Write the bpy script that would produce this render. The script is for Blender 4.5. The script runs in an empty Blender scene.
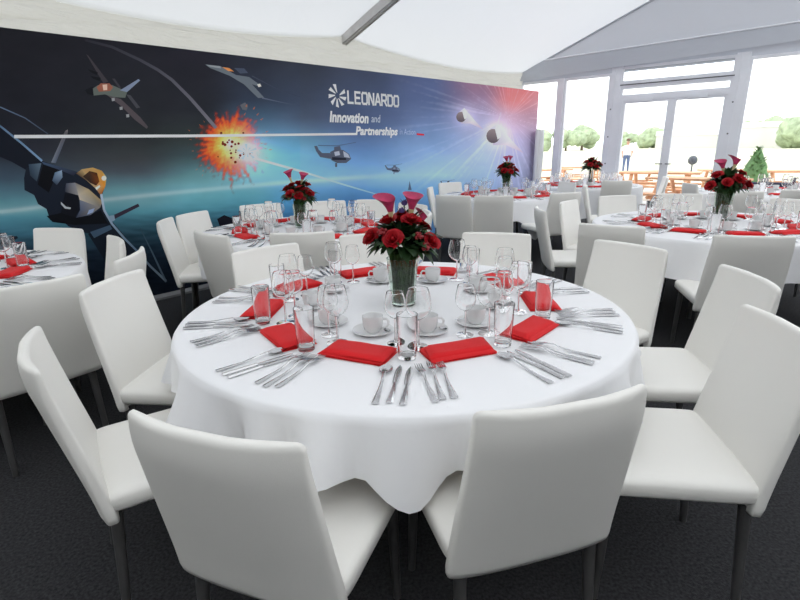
import bpy, bmesh, math, random
import numpy as np
from mathutils import Vector, Matrix, noise
random.seed(7)
PI = math.pi
sc = bpy.context.scene
col = sc.collection

# ------------------------------------------------------------------ camera, sky, exposure
FPX, HY, CAM_Z = 500.0, 148.0, 1.41           # focal length in pixels of an 800 px frame, horizon row, eye height
PITCH = math.atan((300 - HY) / FPX)
ROLL = math.radians(1.0)
cam_d = bpy.data.cameras.new('camera')
cam_d.sensor_width = 36.0
cam_d.lens = FPX / 800 * 36
cam_d.clip_start = 0.05
cam_d.clip_end = 1500
cam = bpy.data.objects.new('camera', cam_d)
col.objects.link(cam)
cam.matrix_world = (Matrix.Translation((0, 0, CAM_Z)) @ Matrix.Rotation(PI / 2 - PITCH, 4, 'X')
                    @ Matrix.Rotation(-ROLL, 4, 'Z'))
sc.camera = cam
world = bpy.data.worlds.new('overcast_sky')
sc.world = world
world.use_nodes = True
bg = world.node_tree.nodes['Background']
bg.inputs['Color'].default_value = (0.93, 0.965, 1.0, 1)
bg.inputs['Strength'].default_value = 2.7
sc.view_settings.view_transform = 'Standard'
sc.view_settings.look = 'None'
sc.view_settings.gamma = 1
sc.view_settings.use_curve_mapping = False
sc.view_settings.exposure = 0.0
sc.cycles.max_bounces = 28
sc.cycles.diffuse_bounces = 6
sc.cycles.glossy_bounces = 6
sc.cycles.transmission_bounces = 24
sc.cycles.transparent_max_bounces = 48
sc.cycles.sample_clamp_indirect = 6.0

# ------------------------------------------------------------------ the plan of the tent
AZ = math.radians(41.0)
DM = Vector((math.sin(AZ), math.cos(AZ), 0))         # along the mural, away from the camera
NM = Vector((math.cos(AZ), -math.sin(AZ), 0))        # from the mural into the tent
PM = Vector((-2.3233, 5.0792, 0))                    # a point at the foot of the mural
WALL_OFF = 0.45
S_END = 8.04                                         # far end of the mural
S_COR = 8.12                                         # end of the tent
PW = PM - NM * WALL_OFF                              # side wall line
CORNER = PW + DM * S_COR
EAVE, SLOPE, HALF = 2.88, 0.388, 5.0


def ms(s, z, d=0.0):
    """a point on the mural: s along it, z up, d out of it"""
    p = PM + DM * s + NM * d
    return Vector((p.x, p.y, z))


def wp(w, z, d=0.0):
    """a point of the window wall: w from the corner, z up, d into the tent"""
    p = CORNER + NM * w - DM * d
    return Vector((p.x, p.y, z))


def ray(px, py):
    a, b = px - 400, 300 - py
    x = (a * math.cos(ROLL) + b * math.sin(ROLL)) / FPX
    y = (b * math.cos(ROLL) - a * math.sin(ROLL)) / FPX
    return Vector((x, math.cos(PITCH) + y * math.sin(PITCH), -math.sin(PITCH) + y * math.cos(PITCH)))


def mural_st(px, py):
    """where on the print (s, z) a point of the artwork lies"""
    d = ray(px, py)
    t = PM.dot(NM) / d.dot(NM)
    p = d * t
    return ((p - PM).dot(DM), CAM_Z + p.z)


def mural_px(s, z):
    p = ms(s, z) - Vector((0, 0, CAM_Z))
    c = p.y * math.cos(PITCH) - p.z * math.sin(PITCH)
    u = p.y * math.sin(PITCH) + p.z * math.cos(PITCH)
    x, y = FPX * p.x / c, FPX * u / c
    return 400 + x * math.cos(ROLL) - y * math.sin(ROLL), 300 - (y * math.cos(ROLL) + x * math.sin(ROLL))


def lin(c):
    return tuple(((v / 255) / 12.92 if v / 255 <= 0.04045 else ((v / 255 + 0.055) / 1.055) ** 2.4) for v in c)


# ------------------------------------------------------------------ materials
def mat(name, rgb, rough=0.5, metal=0.0, bump=0.0, scale=200.0, var=0.0, vscale=8.0, spec=0.5, sheen=0.0, stretch=None):
    m = bpy.data.materials.new(name)
    m.use_nodes = True
    nt = m.node_tree
    b = nt.nodes['Principled BSDF']
    b.inputs['Base Color'].default_value = (*rgb, 1)
    b.inputs['Roughness'].default_value = rough
    b.inputs['Metallic'].default_value = metal
    b.inputs['Specular IOR Level'].default_value = spec
    if sheen:
        b.inputs['Sheen Weight'].default_value = sheen
    co = nt.nodes.new('ShaderNodeTexCoord')
    src = co.outputs['Object']
    if stretch:
        mp = nt.nodes.new('ShaderNodeMapping')
        mp.inputs['Scale'].default_value = stretch
        nt.links.new(src, mp.inputs['Vector'])
        src = mp.outputs['Vector']
    if bump:
        n = nt.nodes.new('ShaderNodeTexNoise')
        n.inputs['Scale'].default_value = scale
        n.inputs['Detail'].default_value = 3
        nt.links.new(src, n.inputs['Vector'])
        bp = nt.nodes.new('ShaderNodeBump')
        bp.inputs['Strength'].default_value = bump
        bp.inputs['Distance'].default_value = 0.01
        nt.links.new(n.outputs['Fac'], bp.inputs['Height'])
        nt.links.new(bp.outputs['Normal'], b.inputs['Normal'])
    if var:
        n2 = nt.nodes.new('ShaderNodeTexNoise')
        n2.inputs['Scale'].default_value = vscale
        n2.inputs['Detail'].default_value = 4
        nt.links.new(src, n2.inputs['Vector'])
        mr = nt.nodes.new('ShaderNodeMapRange')
        mr.inputs['From Min'].default_value = 0.3
        mr.inputs['From Max'].default_value = 0.7
        mr.inputs['To Min'].default_value = 1 - var
        mr.inputs['To Max'].default_value = 1 + var
        nt.links.new(n2.outputs['Fac'], mr.inputs['Value'])
        mx = nt.nodes.new('ShaderNodeVectorMath')
        mx.operation = 'SCALE'
        mx.inputs[0].default_value = rgb
        nt.links.new(mr.outputs['Result'], mx.inputs['Scale'])
        nt.links.new(mx.outputs['Vector'], b.inputs['Base Color'])
    return m


def fabric_mat(name, rgb, trans, bump=0.35, scale=(3, 3, 9), tw=0.5):
    """thin tent fabric: daylight from outside glows through it"""
    m = bpy.data.materials.new(name)
    m.use_nodes = True
    nt = m.node_tree
    nt.nodes.remove(nt.nodes['Principled BSDF'])
    out = nt.nodes['Material Output']
    d = nt.nodes.new('ShaderNodeBsdfDiffuse')
    d.inputs['Color'].default_value = (*rgb, 1)
    t = nt.nodes.new('ShaderNodeBsdfTranslucent')
    t.inputs['Color'].default_value = (*trans, 1)
    mx = nt.nodes.new('ShaderNodeMixShader')
    mx.inputs['Fac'].default_value = tw
    nt.links.new(d.outputs[0], mx.inputs[1])
    nt.links.new(t.outputs[0], mx.inputs[2])
    nt.links.new(mx.outputs[0], out.inputs['Surface'])
    co = nt.nodes.new('ShaderNodeTexCoord')
    mp = nt.nodes.new('ShaderNodeMapping')
    mp.inputs['Scale'].default_value = scale
    nt.links.new(co.outputs['Object'], mp.inputs['Vector'])
    n = nt.nodes.new('ShaderNodeTexNoise')
    n.inputs['Scale'].default_value = 1.2
    n.inputs['Detail'].default_value = 5
    n.inputs['Distortion'].default_value = 0.6
    nt.links.new(mp.outputs['Vector'], n.inputs['Vector'])
    bp = nt.nodes.new('ShaderNodeBump')
    bp.inputs['Strength'].default_value = bump
    bp.inputs['Distance'].default_value = 0.12
    nt.links.new(n.outputs['Fac'], bp.inputs['Height'])
    nt.links.new(bp.outputs['Normal'], d.inputs['Normal'])
    nt.links.new(bp.outputs['Normal'], t.inputs['Normal'])
    return m


def glass_mat(name, clear=(0.985, 0.988, 0.988), edge=(0.42, 0.44, 0.45), lo=0.025, hi=0.65):
    """thin clear glass: see-through face on, reflecting and darker towards its rims"""
    m = bpy.data.materials.new(name)
    m.use_nodes = True
    nt = m.node_tree
    nt.nodes.remove(nt.nodes['Principled BSDF'])
    out = nt.nodes['Material Output']
    lw = nt.nodes.new('ShaderNodeLayerWeight')
    lw.inputs['Blend'].default_value = 0.3
    pw = nt.nodes.new('ShaderNodeMath')
    pw.operation = 'POWER'
    pw.inputs[1].default_value = 3.2
    nt.links.new(lw.outputs['Facing'], pw.inputs[0])
    cr = nt.nodes.new('ShaderNodeMix')
    cr.data_type = 'RGBA'
    cr.inputs['A'].default_value = (*clear, 1)
    cr.inputs['B'].default_value = (*edge, 1)
    nt.links.new(pw.outputs[0], cr.inputs['Factor'])
    tr = nt.nodes.new('ShaderNodeBsdfTransparent')
    nt.links.new(cr.outputs['Result'], tr.inputs['Color'])
    gl = nt.nodes.new('ShaderNodeBsdfGlossy')
    gl.inputs['Roughness'].default_value = 0.03
    mr = nt.nodes.new('ShaderNodeMapRange')
    mr.inputs['To Min'].default_value = lo
    mr.inputs['To Max'].default_value = hi
    nt.links.new(pw.outputs[0], mr.inputs['Value'])
    mx = nt.nodes.new('ShaderNodeMixShader')
    nt.links.new(mr.outputs['Result'], mx.inputs['Fac'])
    nt.links.new(tr.outputs[0], mx.inputs[1])
    nt.links.new(gl.outputs[0], mx.inputs[2])
    nt.links.new(mx.outputs[0], out.inputs['Surface'])
    return m


def clear_mat(name, tint=(1, 1, 1), ior=1.45):
    """solid clear glass"""
    m = bpy.data.materials.new(name)
    m.use_nodes = True
    nt = m.node_tree
    nt.nodes.remove(nt.nodes['Principled BSDF'])
    g = nt.nodes.new('ShaderNodeBsdfGlass')
    g.inputs['Color'].default_value = (*tint, 1)
    g.inputs['Roughness'].default_value = 0.0
    g.inputs['IOR'].default_value = ior
    nt.links.new(g.outputs[0], nt.nodes['Material Output'].inputs['Surface'])
    return m


def print_mat(name, rough=0.5):
    """ink on the panel: the artwork's own colours, held per corner of the print's mesh"""
    m = bpy.data.materials.new(name)
    m.use_nodes = True
    nt = m.node_tree
    b = nt.nodes['Principled BSDF']
    a = nt.nodes.new('ShaderNodeAttribute')
    a.attribute_name = 'ink'
    nt.links.new(a.outputs['Color'], b.inputs['Base Color'])
    b.inputs['Roughness'].default_value = rough
    b.inputs['Specular IOR Level'].default_value = 0.12
    return m


M = dict(
    leather=mat('white_leatherette', (0.89, 0.872, 0.825), 0.42, bump=0.06, scale=420, spec=0.35),
    cloth=mat('white_tablecloth', (0.88, 0.88, 0.895), 0.8, bump=0.12, scale=14, spec=0.15),
    leg=mat('dark_metal', (0.17, 0.167, 0.165), 0.28, 0.65, var=0.15),
    red=mat('red_napkin_cloth', (0.72, 0.016, 0.02), 0.75, bump=0.25, scale=500, spec=0.15, sheen=0.1),
    steel=mat('polished_steel', (0.62, 0.62, 0.63), 0.16, 1.0, var=0.06, vscale=30),
    china=mat('white_china', (0.80, 0.80, 0.80), 0.15, var=0.02),
    carpet=mat('grey_carpet', (0.041, 0.041, 0.044), 0.95, bump=0.6, scale=260, var=0.45, vscale=90, spec=0.1),
    table=mat('table_board', (0.35, 0.27, 0.19), 0.6, var=0.2),
    frame=mat('white_aluminium', (0.88, 0.89, 0.93), 0.4, var=0.03, vscale=3),
    beam=mat('silver_beam', (0.62, 0.61, 0.60), 0.45, 0.1, var=0.1),
    hole=mat('dark_bolt', (0.12, 0.12, 0.13), 0.5, 0.5, var=0.1),
    rose=mat('red_petals', (0.40, 0.007, 0.014), 0.55, bump=0.15, scale=60, var=0.3, vscale=25, spec=0.25),
    calla=mat('pink_calla', (0.48, 0.035, 0.115), 0.45, var=0.35, vscale=14, spec=0.3),
    yellow=mat('cream_base', (0.62, 0.52, 0.28), 0.5, var=0.1),
    berry=mat('red_berry', (0.26, 0.006, 0.012), 0.5, var=0.2),
    leaf=mat('dark_leaf', (0.025, 0.065, 0.02), 0.45, var=0.5, vscale=18, spec=0.4),
    stem=mat('green_stems', (0.030, 0.066, 0.018), 0.85, var=0.5, vscale=40, spec=0.1),
    purple=mat('purple_thistle', (0.10, 0.06, 0.22), 0.6, var=0.3),
    glass=clear_mat('clear_glass'),
    vase=clear_mat('vase_glass', (0.93, 0.97, 0.94)),
    pane=glass_mat('window_glass', (0.97, 0.98, 0.98), (0.7, 0.75, 0.75), 0.02, 0.35),
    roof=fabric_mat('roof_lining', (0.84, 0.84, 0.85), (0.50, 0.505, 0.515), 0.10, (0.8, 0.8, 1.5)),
    roof2=fabric_mat('brightened_roof_lining', (0.84, 0.84, 0.84), (0.95, 0.95, 0.95), 0.10, (0.8, 0.8, 1.5)),  # unseen slope past the ridge, translucency raised to lift light on the tables
    clear=fabric_mat('brightened_wall_lining', (0.6, 0.6, 0.6), (0.9, 0.9, 0.9), 0.2, (1.2, 1.2, 4), 0.6),  # unseen wall stretch, made extra translucent to light the chair fronts
    dim=fabric_mat('darkened_wall_lining', (0.16, 0.16, 0.165), (0.02, 0.02, 0.02), 0.3, (1.2, 1.2, 4), 0.3),  # unseen walls, darkened to keep the near chair backs in shade
    side=fabric_mat('wall_lining', (0.78, 0.765, 0.74), (0.42, 0.41, 0.39), 0.6, (1.2, 1.2, 9), 0.45),
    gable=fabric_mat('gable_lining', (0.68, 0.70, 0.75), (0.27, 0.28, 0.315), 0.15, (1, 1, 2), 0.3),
    print=print_mat('mural_print'),
    plinth=mat('grey_plinth', (0.26, 0.26, 0.27), 0.6, var=0.1),
    panel=mat('panel_back', (0.5, 0.5, 0.5), 0.7, var=0.05),
    field=mat('mown_field', (0.60, 0.59, 0.44), 0.95, var=0.12, vscale=0.06),
    deck=mat('pale_terrace', (0.62, 0.58, 0.52), 0.9, var=0.1, vscale=1.5),
    tree=mat('tree_green', (0.38, 0.45, 0.29), 0.9, var=0.3, vscale=0.8),
    conifer=mat('conifer_green', (0.11, 0.22, 0.08), 0.9, var=0.4, vscale=8),
    wood=mat('orange_timber', (0.62, 0.32, 0.17), 0.7, var=0.2, vscale=5),
    pale=mat('pale_cladding', (0.66, 0.64, 0.60), 0.8, var=0.05, vscale=0.3),
    navy=mat('navy_fabric', (0.012, 0.016, 0.055), 0.8, var=0.2),
    skin=mat('skin', (0.5, 0.27, 0.19), 0.5, var=0.08),
    shirt=mat('white_shirt', (0.75, 0.75, 0.76), 0.8, var=0.05),
    jeans=mat('blue_jeans', (0.10, 0.13, 0.24), 0.85, var=0.2),
    hair=mat('brown_hair', (0.12, 0.06, 0.03), 0.6, var=0.2),
    bark=mat('bark', (0.16, 0.11, 0.07), 0.9, var=0.3),
    slate=mat('slate_ball', (0.09, 0.10, 0.12), 0.6, var=0.3),
    pot=mat('terracotta', (0.35, 0.15, 0.08), 0.8, var=0.2),
)


# ------------------------------------------------------------------ mesh building
class MB:
    def __init__(self):
        self.v, self.f, self.m, self.c = [], [], [], []
        self.mi = 0

    def add(self, vs, fs, colr=None):
        o = len(self.v)
        self.v += [tuple(p) for p in vs]
        for f in fs:
            self.f.append(tuple(i + o for i in f))
            self.m.append(self.mi)
        self.c += [colr] * len(vs)

    def box(self, lo, hi, X=None):
        x0, y0, z0 = lo
        x1, y1, z1 = hi
        p = [Vector(q) for q in ((x0, y0, z0), (x1, y0, z0), (x1, y1, z0), (x0, y1, z0),
                                 (x0, y0, z1), (x1, y0, z1), (x1, y1, z1), (x0, y1, z1))]
        if X is not None:
            p = [X @ q for q in p]
        self.add(p, [(3, 2, 1, 0), (4, 5, 6, 7), (0, 1, 5, 4), (1, 2, 6, 5), (2, 3, 7, 6), (3, 0, 4, 7)])

    def loft(self, loops, cap0=True, cap1=True):
        n = len(loops[0])
        vs = [p for l in loops for p in l]
        fs = []
        for k in range(len(loops) - 1):
            for i in range(n):
                j = (i + 1) % n
                fs.append((k * n + i, k * n + j, (k + 1) * n + j, (k + 1) * n + i))
        if cap0:
            fs.append(tuple(reversed(range(n))))
        if cap1:
            fs.append(tuple((len(loops) - 1) * n + i for i in range(n)))
        self.add(vs, fs)

    def lathe(self, prof, seg=20, org=(0, 0, 0), cap0=False, cap1=False):
        loops = []
        for r, z in prof:
            loops.append([(org[0] + r * math.cos(2 * PI * i / seg), org[1] + r * math.sin(2 * PI * i / seg), org[2] + z)
                          for i in range(seg)])
        self.loft(loops, cap0, cap1)

    def tube(self, pts, rad, seg=8, cap=True):
        pts = [Vector(p) for p in pts]
        loops = []
        prev = None
        for k, p in enumerate(pts):
            d = (pts[min(k + 1, len(pts) - 1)] - pts[max(k - 1, 0)]).normalized()
            if prev is None:
                a = Vector((0, 0, 1)) if abs(d.z) < 0.9 else Vector((1, 0, 0))
                u = d.cross(a).normalized()
            else:
                u = (prev - d * prev.dot(d)).normalized()
            prev = u
            w = d.cross(u)
            r = rad[k] if isinstance(rad, (list, tuple)) else rad
            loops.append([p + u * (r * math.cos(2 * PI * i / seg)) + w * (r * math.sin(2 * PI * i / seg)) for i in range(seg)])
        self.loft(loops, cap, cap)

    def mesh(self, name, mats, smooth=True, auto=None):
        me = bpy.data.meshes.new(name)
        me.from_pydata(self.v, [], self.f)
        mats = mats if isinstance(mats, (list, tuple)) else [mats]
        for m in mats:
            me.materials.append(m)
        if any(self.m):
            me.polygons.foreach_set('material_index', self.m)
        if any(c is not None for c in self.c):
            at = me.color_attributes.new('ink', 'FLOAT_COLOR', 'POINT')
            flat = []
            for c in self.c:
                flat += [*(c or (0.5, 0.5, 0.5)), 1.0]
            at.data.foreach_set('color', flat)
        if smooth:
            me.polygons.foreach_set('use_smooth', [True] * len(me.polygons))
            if auto:
                bm = bmesh.new()
                bm.from_mesh(me)
                for e in bm.edges:
                    if len(e.link_faces) == 2 and e.calc_face_angle(0) > math.radians(auto):
                        e.smooth = False
                bm.to_mesh(me)
                bm.free()
        me.update()
        return me

    def build(self, name, mats, parent=None, smooth=True, auto=40):
        o = bpy.data.objects.new(name, self.mesh(name, mats, smooth, auto))
        col.objects.link(o)
        if parent:
            o.parent = parent
        return o


def tag(o, label=None, cat=None, group=None, kind=None):
    if label:
        o['label'] = label
    if cat:
        o['category'] = cat
    if group:
        o['group'] = group
    if kind:
        o['kind'] = kind
    return o


def empty(name, loc=(0, 0, 0), rz=0.0):
    o = bpy.data.objects.new(name, None)
    col.objects.link(o)
    o.location = loc
    o.rotation_euler = (0, 0, rz)
    o.empty_display_size = 0.1
    return o


def copy_tree(o, parent=None):
    c = o.copy()
    col.objects.link(c)
    if parent:
        c.parent = parent
    for ch in list(KIDS.get(o, o.children)):
        copy_tree(ch, c)
    return c


KIDS = {}


class Kind:
    """one thing built once and then copied with its parts; the first call places the original itself"""
    def __init__(self, make):
        self.make, self.root = make, None

    def put(self, loc, rz, label, cat, group=None, rot=None, scale=None):
        if self.root is None:
            self.root = self.make()
            self.kids = list(self.root.children)
            o = self.root
        else:
            o = self.root.copy()
            col.objects.link(o)
            for ch in self.kids:
                c = ch.copy()
                col.objects.link(c)
                c.parent = o
        o.location = loc
        o.rotation_euler = rot if rot is not None else (0, 0, rz)
        if scale:
            o.scale = (scale,) * 3 if not isinstance(scale, (tuple, list)) else scale
        for k in ('label', 'category', 'group'):
            if k in o:
                del o[k]
        return tag(o, label, cat, group)


def structure(o, label):
    o['kind'] = 'structure'
    o['label'] = label
    return o


def superloop(w, d, z, n=28, e=5.0, cx=0.0, cy=0.0, f=None):
    pts = []
    for i in range(n):
        a = 2 * PI * (i + 0.5) / n
        c, s = math.cos(a), math.sin(a)
        x = cx + 0.5 * w * math.copysign(abs(c) ** (2 / e), c)
        y = cy + 0.5 * d * math.copysign(abs(s) ** (2 / e), s)
        if f:
            y += f(x)
        pts.append((x, y, z))
    return pts


# ------------------------------------------------------------------ the setting: floor, lining, roof
b = MB()
S0, W1 = -9.0, 2 * HALF
c0, c1 = wp(-0.1, 0), wp(W1, 0)
c2, c3 = c1 - DM * (S_COR - S0), c0 - DM * (S_COR - S0)
b.add([(p.x, p.y, 0) for p in (c0, c3, c2, c1)] + [(p.x, p.y, -0.12) for p in (c0, c3, c2, c1)],
      [(0, 1, 2, 3), (7, 6, 5, 4), (0, 3, 7, 4), (1, 0, 4, 5), (2, 1, 5, 6), (3, 2, 6, 7)])
structure(b.build('floor', M['carpet'], smooth=False), 'dark grey carpet floor of the marquee')

BAY = 5.16
S_BEAM = 2.95


def sag(s):
    t = ((s - S_BEAM) / BAY) % 1.0
    return (0.22 if s < S_BEAM else 0.15) * math.sin(PI * t) ** 0.8 if t > 0 else 0.0


def eave(s):
    return EAVE - sag(s)


ns, nz = 160, 22


def lining_wall(s0, s1, m, label, n):
    b = MB()
    vs, fs = [], []
    for i in range(n + 1):
        s = s0 + (s1 - s0) * i / n
        for k in range(nz + 1):
            z = eave(s) * k / nz
            d = -WALL_OFF + 0.05 * max(0, (k / nz - 0.7) / 0.3) ** 2
            d += 0.012 * noise.noise((s * 2.5, z * 6, 0)) * (1 if k < nz else 0)
            vs.append(ms(s, z, d))
    for i in range(n):
        for k in range(nz):
            a = i * (nz + 1) + k
            fs.append((a, a + nz + 1, a + nz + 2, a + 1))
    b.add(vs, fs)
    structure(b.build('wall_left', m, auto=None), label)


lining_wall(-2.2, S_COR, M['side'], 'gathered white fabric side wall behind the mural', 120)
lining_wall(S0, -2.2, M['clear'], 'unseen fabric side wall before the mural begins, brightened to light the chairs', 60)

b = MB()
nr = 30
vs, fs = [], []
for i in range(ns + 1):
    s = S0 + (S_COR - S0) * i / ns
    for k in range(nr + 1):
        t = k / nr
        w = HALF * t ** 1.5
        z = EAVE + SLOPE * w - sag(s) * math.exp(-(w / 0.45) ** 1.3)
        if k == 0:
            w = 0.05
        vs.append(ms(s, z, w - WALL_OFF))
for i in range(ns):
    for k in range(nr):
        a = i * (nr + 1) + k
        fs.append((a, a + 1, a + nr + 2, a + nr + 1))
b.add(vs, fs)
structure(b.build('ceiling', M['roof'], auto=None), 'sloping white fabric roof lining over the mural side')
b = MB()
zr = EAVE + SLOPE * HALF
b.add([ms(S0, zr, HALF - WALL_OFF), ms(S_COR, zr, HALF - WALL_OFF), ms(S_COR, EAVE, W1 - WALL_OFF), ms(S0, EAVE, W1 - WALL_OFF)],
      [(0, 1, 2, 3)])
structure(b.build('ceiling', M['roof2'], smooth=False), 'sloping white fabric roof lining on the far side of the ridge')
b = MB()
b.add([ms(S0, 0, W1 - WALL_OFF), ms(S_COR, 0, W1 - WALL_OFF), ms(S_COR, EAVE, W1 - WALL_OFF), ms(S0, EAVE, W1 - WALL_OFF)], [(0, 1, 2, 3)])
structure(b.build('wall_right', M['dim'], smooth=False), 'unseen fabric wall opposite the mural, darkened to cut light')
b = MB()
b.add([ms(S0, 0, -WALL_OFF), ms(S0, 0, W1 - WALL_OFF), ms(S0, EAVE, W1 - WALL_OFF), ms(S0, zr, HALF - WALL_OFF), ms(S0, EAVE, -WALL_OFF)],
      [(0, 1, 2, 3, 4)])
structure(b.build('wall_back', M['dim'], smooth=False), 'unseen fabric gable wall behind the camera, darkened to cut light')

# gable above the windows, with its hanging valance and the pole pocket seam
HEAD = 2.69
b = MB()
b.add([wp(-0.05, HEAD), wp(W1, HEAD), wp(W1, EAVE), wp(HALF, zr), wp(0, EAVE + 0.02)], [(0, 1, 2, 3, 4)])
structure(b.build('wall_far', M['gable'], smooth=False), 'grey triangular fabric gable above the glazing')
b = MB()
vs, fs = [], []
nw = 60
for i in range(nw + 1):
    w = W1 * i / nw
    zb = 2.71 + 0.034 * w
    for k in range(6):
        t = k / 5
        top = min(3.06 + 0.016 * w, EAVE + SLOPE * min(w, W1 - w) + 0.01)
        vs.append(wp(w, zb + (top - zb) * t, 0.045 + 0.07 * (1 - t) + 0.008 * noise.noise((w * 2, t * 3, 4))))
for i in range(nw):
    for k in range(5):
        a = i * 6 + k
        fs.append((a, a + 6, a + 7, a + 1))
b.add(vs, fs)
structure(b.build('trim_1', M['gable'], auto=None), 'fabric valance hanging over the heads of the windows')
b = MB()
b.tube([wp(0.52, 3.07, 0.05), wp(3, 3.11, 0.05), wp(W1 - 0.95, 3.22, 0.05)], 0.014, 8)
structure(b.build('trim_2', M['frame']), 'pale seam across the gable fabric')
b = MB()
b.tube([wp(0.0, EAVE - 0.01, 0.02), wp(HALF, zr - 0.03, 0.02)], 0.018, 8)
structure(b.build('trim_3', M['gable']), 'edge of the gable rafter under the roof lining')


def slope_beam(s):
    bm = MB()
    prof = [(-0.055, 0.0), (0.055, 0.0), (0.055, -0.13), (-0.055, -0.13)]
    loops = []
    for w in (0.04, HALF):
        z = EAVE + SLOPE * w + 0.015
        loops.append([ms(s + a, z + q, w - WALL_OFF) for a, q in prof])
    bm.loft(loops)
    for a in (-0.03, 0.03):                      # the keder grooves along the underside
        lo = []
        for w in (0.04, HALF):
            z = EAVE + SLOPE * w - 0.118
            lo.append([ms(s + a + e, z + q, w - WALL_OFF) for e, q in ((-.008, 0), (.008, 0), (.008, -.008), (-.008, -.008))])
        bm.loft(lo)
    return bm


structure(slope_beam(S_BEAM).build('trim_4', M['beam'], smooth=False), 'silver roof beam crossing the ceiling above the mural')
structure(slope_beam(S_BEAM - BAY).build('trim_5', M['beam'], smooth=False), 'silver roof beam behind the camera')

# ------------------------------------------------------------------ window wall
WX = Matrix((( NM.x, -DM.x, 0, CORNER.x), (NM.y, -DM.y, 0, CORNER.y), (0, 0, 1, 0), (0, 0, 0, 1)))   # (w, d, z) -> world


def wbox(bm, w0, w1, z0, z1, d0=-0.04, d1=0.04):
    bm.box((w0, d0, z0), (w1, d1, z1), WX)


def frame(name, w0, w1, z0, z1, t, label, inner=(), d=0.035):
    bm = MB()
    wbox(bm, w0, w1, z0, z0 + t, -d, d)
    wbox(bm, w0, w1, z1 - t, z1, -d, d)
    wbox(bm, w0, w0 + t, z0 + t, z1 - t, -d, d)
    wbox(bm, w1 - t, w1, z0 + t, z1 - t, -d, d)
    o = bm.build(name, M['frame'], smooth=False)
    structure(o, label)
    g = MB()
    wbox(g, w0 + t, w1 - t, z0 + t, z1 - t, -0.004, 0.004)
    g.build('pane', M['pane'], o, smooth=False)
    return o


frame('window_1', 0.0, 0.87, 0.0, HEAD, 0.05, 'tall clear window beside the end of the mural')
frame('window_2', 0.96, 1.90, 0.0, HEAD, 0.05, 'tall clear window between the slim mullion and the door post')
frame('window_3', 2.06, 3.90, 2.49, 2.78, 0.045, 'upper strip window above the glass doors')
frame('window_4', 2.06, 3.90, 2.23, 2.45, 0.06, 'lower strip window above the glass doors')
frame('window_5', 4.06, 5.85, 0.0, HEAD + 0.04, 0.05, 'wide clear window past the door post')
frame('window_6', 5.98, 7.75, 0.0, HEAD, 0.06, 'wide clear window further along the gable')
frame('window_7', 7.9, 10.0, 0.0, HEAD, 0.06, 'wide clear window at the end of the gable')
b = MB()
wbox(b, 0.86, 0.97, 0, HEAD, -0.06, 0.06)
structure(b.build('trim_6', M['frame'], smooth=False), 'slim white mullion between the two tall windows')
for n_, (a0, a1) in enumerate(((1.89, 2.08), (3.88, 4.075), (5.82, 6.01), (7.72, 7.92))):
    b = MB()
    wbox(b, a0, a1, 0, 2.80, -0.09, 0.05)
    wbox(b, a0 + 0.07, a0 + 0.078, 0, 2.78, 0.05, 0.062)
    o = structure(b.build('trim_%d' % (7 + n_), M['frame'], smooth=False),
                  ('white post on the mural side of the glass doors', 'white post on the other side of the glass doors',
                   'white post after the wide window', 'white post near the gable end')[n_])
    q = MB()
    for z in (0.55, 1.05, 1.55, 2.05):
        X = WX @ Matrix.Translation((a0 + 0.045, 0.05, z)) @ Matrix.Rotation(-PI / 2, 4, 'X')
        q.loft([[X @ Vector((0.013 * math.cos(t * PI / 5), 0.013 * math.sin(t * PI / 5), h)) for t in range(10)] for h in (0, 0.006)])
    q.build('bolt', M['hole'], o, smooth=False)
b = MB()
wbox(b, 2.07, 3.89, 2.44, 2.50, -0.05, 0.05)
o = structure(b.build('trim_11', M['frame'], smooth=False), 'white transom between the strip windows')
b = MB()
wbox(b, 2.07, 3.89, 2.455, 2.472, 0.05, 0.056)
b.build('gasket', M['hole'], o, smooth=False)
b = MB()
wbox(b, 2.07, 2.14, 0, 2.23, -0.05, 0.05)
wbox(b, 3.84, 3.89, 0, 2.23, -0.05, 0.05)
wbox(b, 2.14, 3.84, 2.18, 2.25, -0.05, 0.05)
structure(b.build('trim_12', M['frame'], smooth=False), 'white frame around the pair of glass doors')
for n_, (a0, a1) in enumerate(((2.12, 2.99), (2.99, 3.86))):
    o = frame('door_%d' % (n_ + 1), a0, a1, 0.02, 2.21, 0.07, 'glazed door leaf on the mural side' if n_ == 0 else 'glazed door leaf beside the wide window')
    q = MB()
    wh = 2.955 if n_ == 0 else 3.025
    q.tube([WX @ Vector((wh, 0.035, 1.05)), WX @ Vector((wh, 0.085, 1.05)),
            WX @ Vector((wh + (-0.1 if n_ == 0 else 0.1), 0.085, 1.05))], 0.009, 8)
    q.build('door_handle', M['hole'], o)
    q = MB()
    wbox(q, a0 + 0.25, a0 + 0.55, 2.16, 2.205, 0.035, 0.075)
    q.build('door_closer', M['frame'], o, smooth=False)

# curtain gathered where the mural ends
b = MB()
vs, fs = [], []
for i in range(49):
    t = i / 48
    for k in range(8):
        z = 1.72 * k / 7
        pinch = 0.55 + 0.45 * abs(k / 7 - 0.15) ** 0.6
        s = 7.80 + 0.36 * (0.5 + (t - 0.5) * pinch)
        vs.append(ms(s, z + 0.004, 0.10 + 0.04 * math.sin(t * 42) + 0.01 * math.sin(t * 17 + k)))
for i in range(48):
    for k in range(7):
        a = i * 8 + k
        fs.append((a, a + 8, a + 9, a + 1))
b.add(vs, fs)
tag(b.build('curtain', M['cloth'], auto=None), 'short gathered pale curtain hanging at the far end of the mural', 'curtain')

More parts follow.
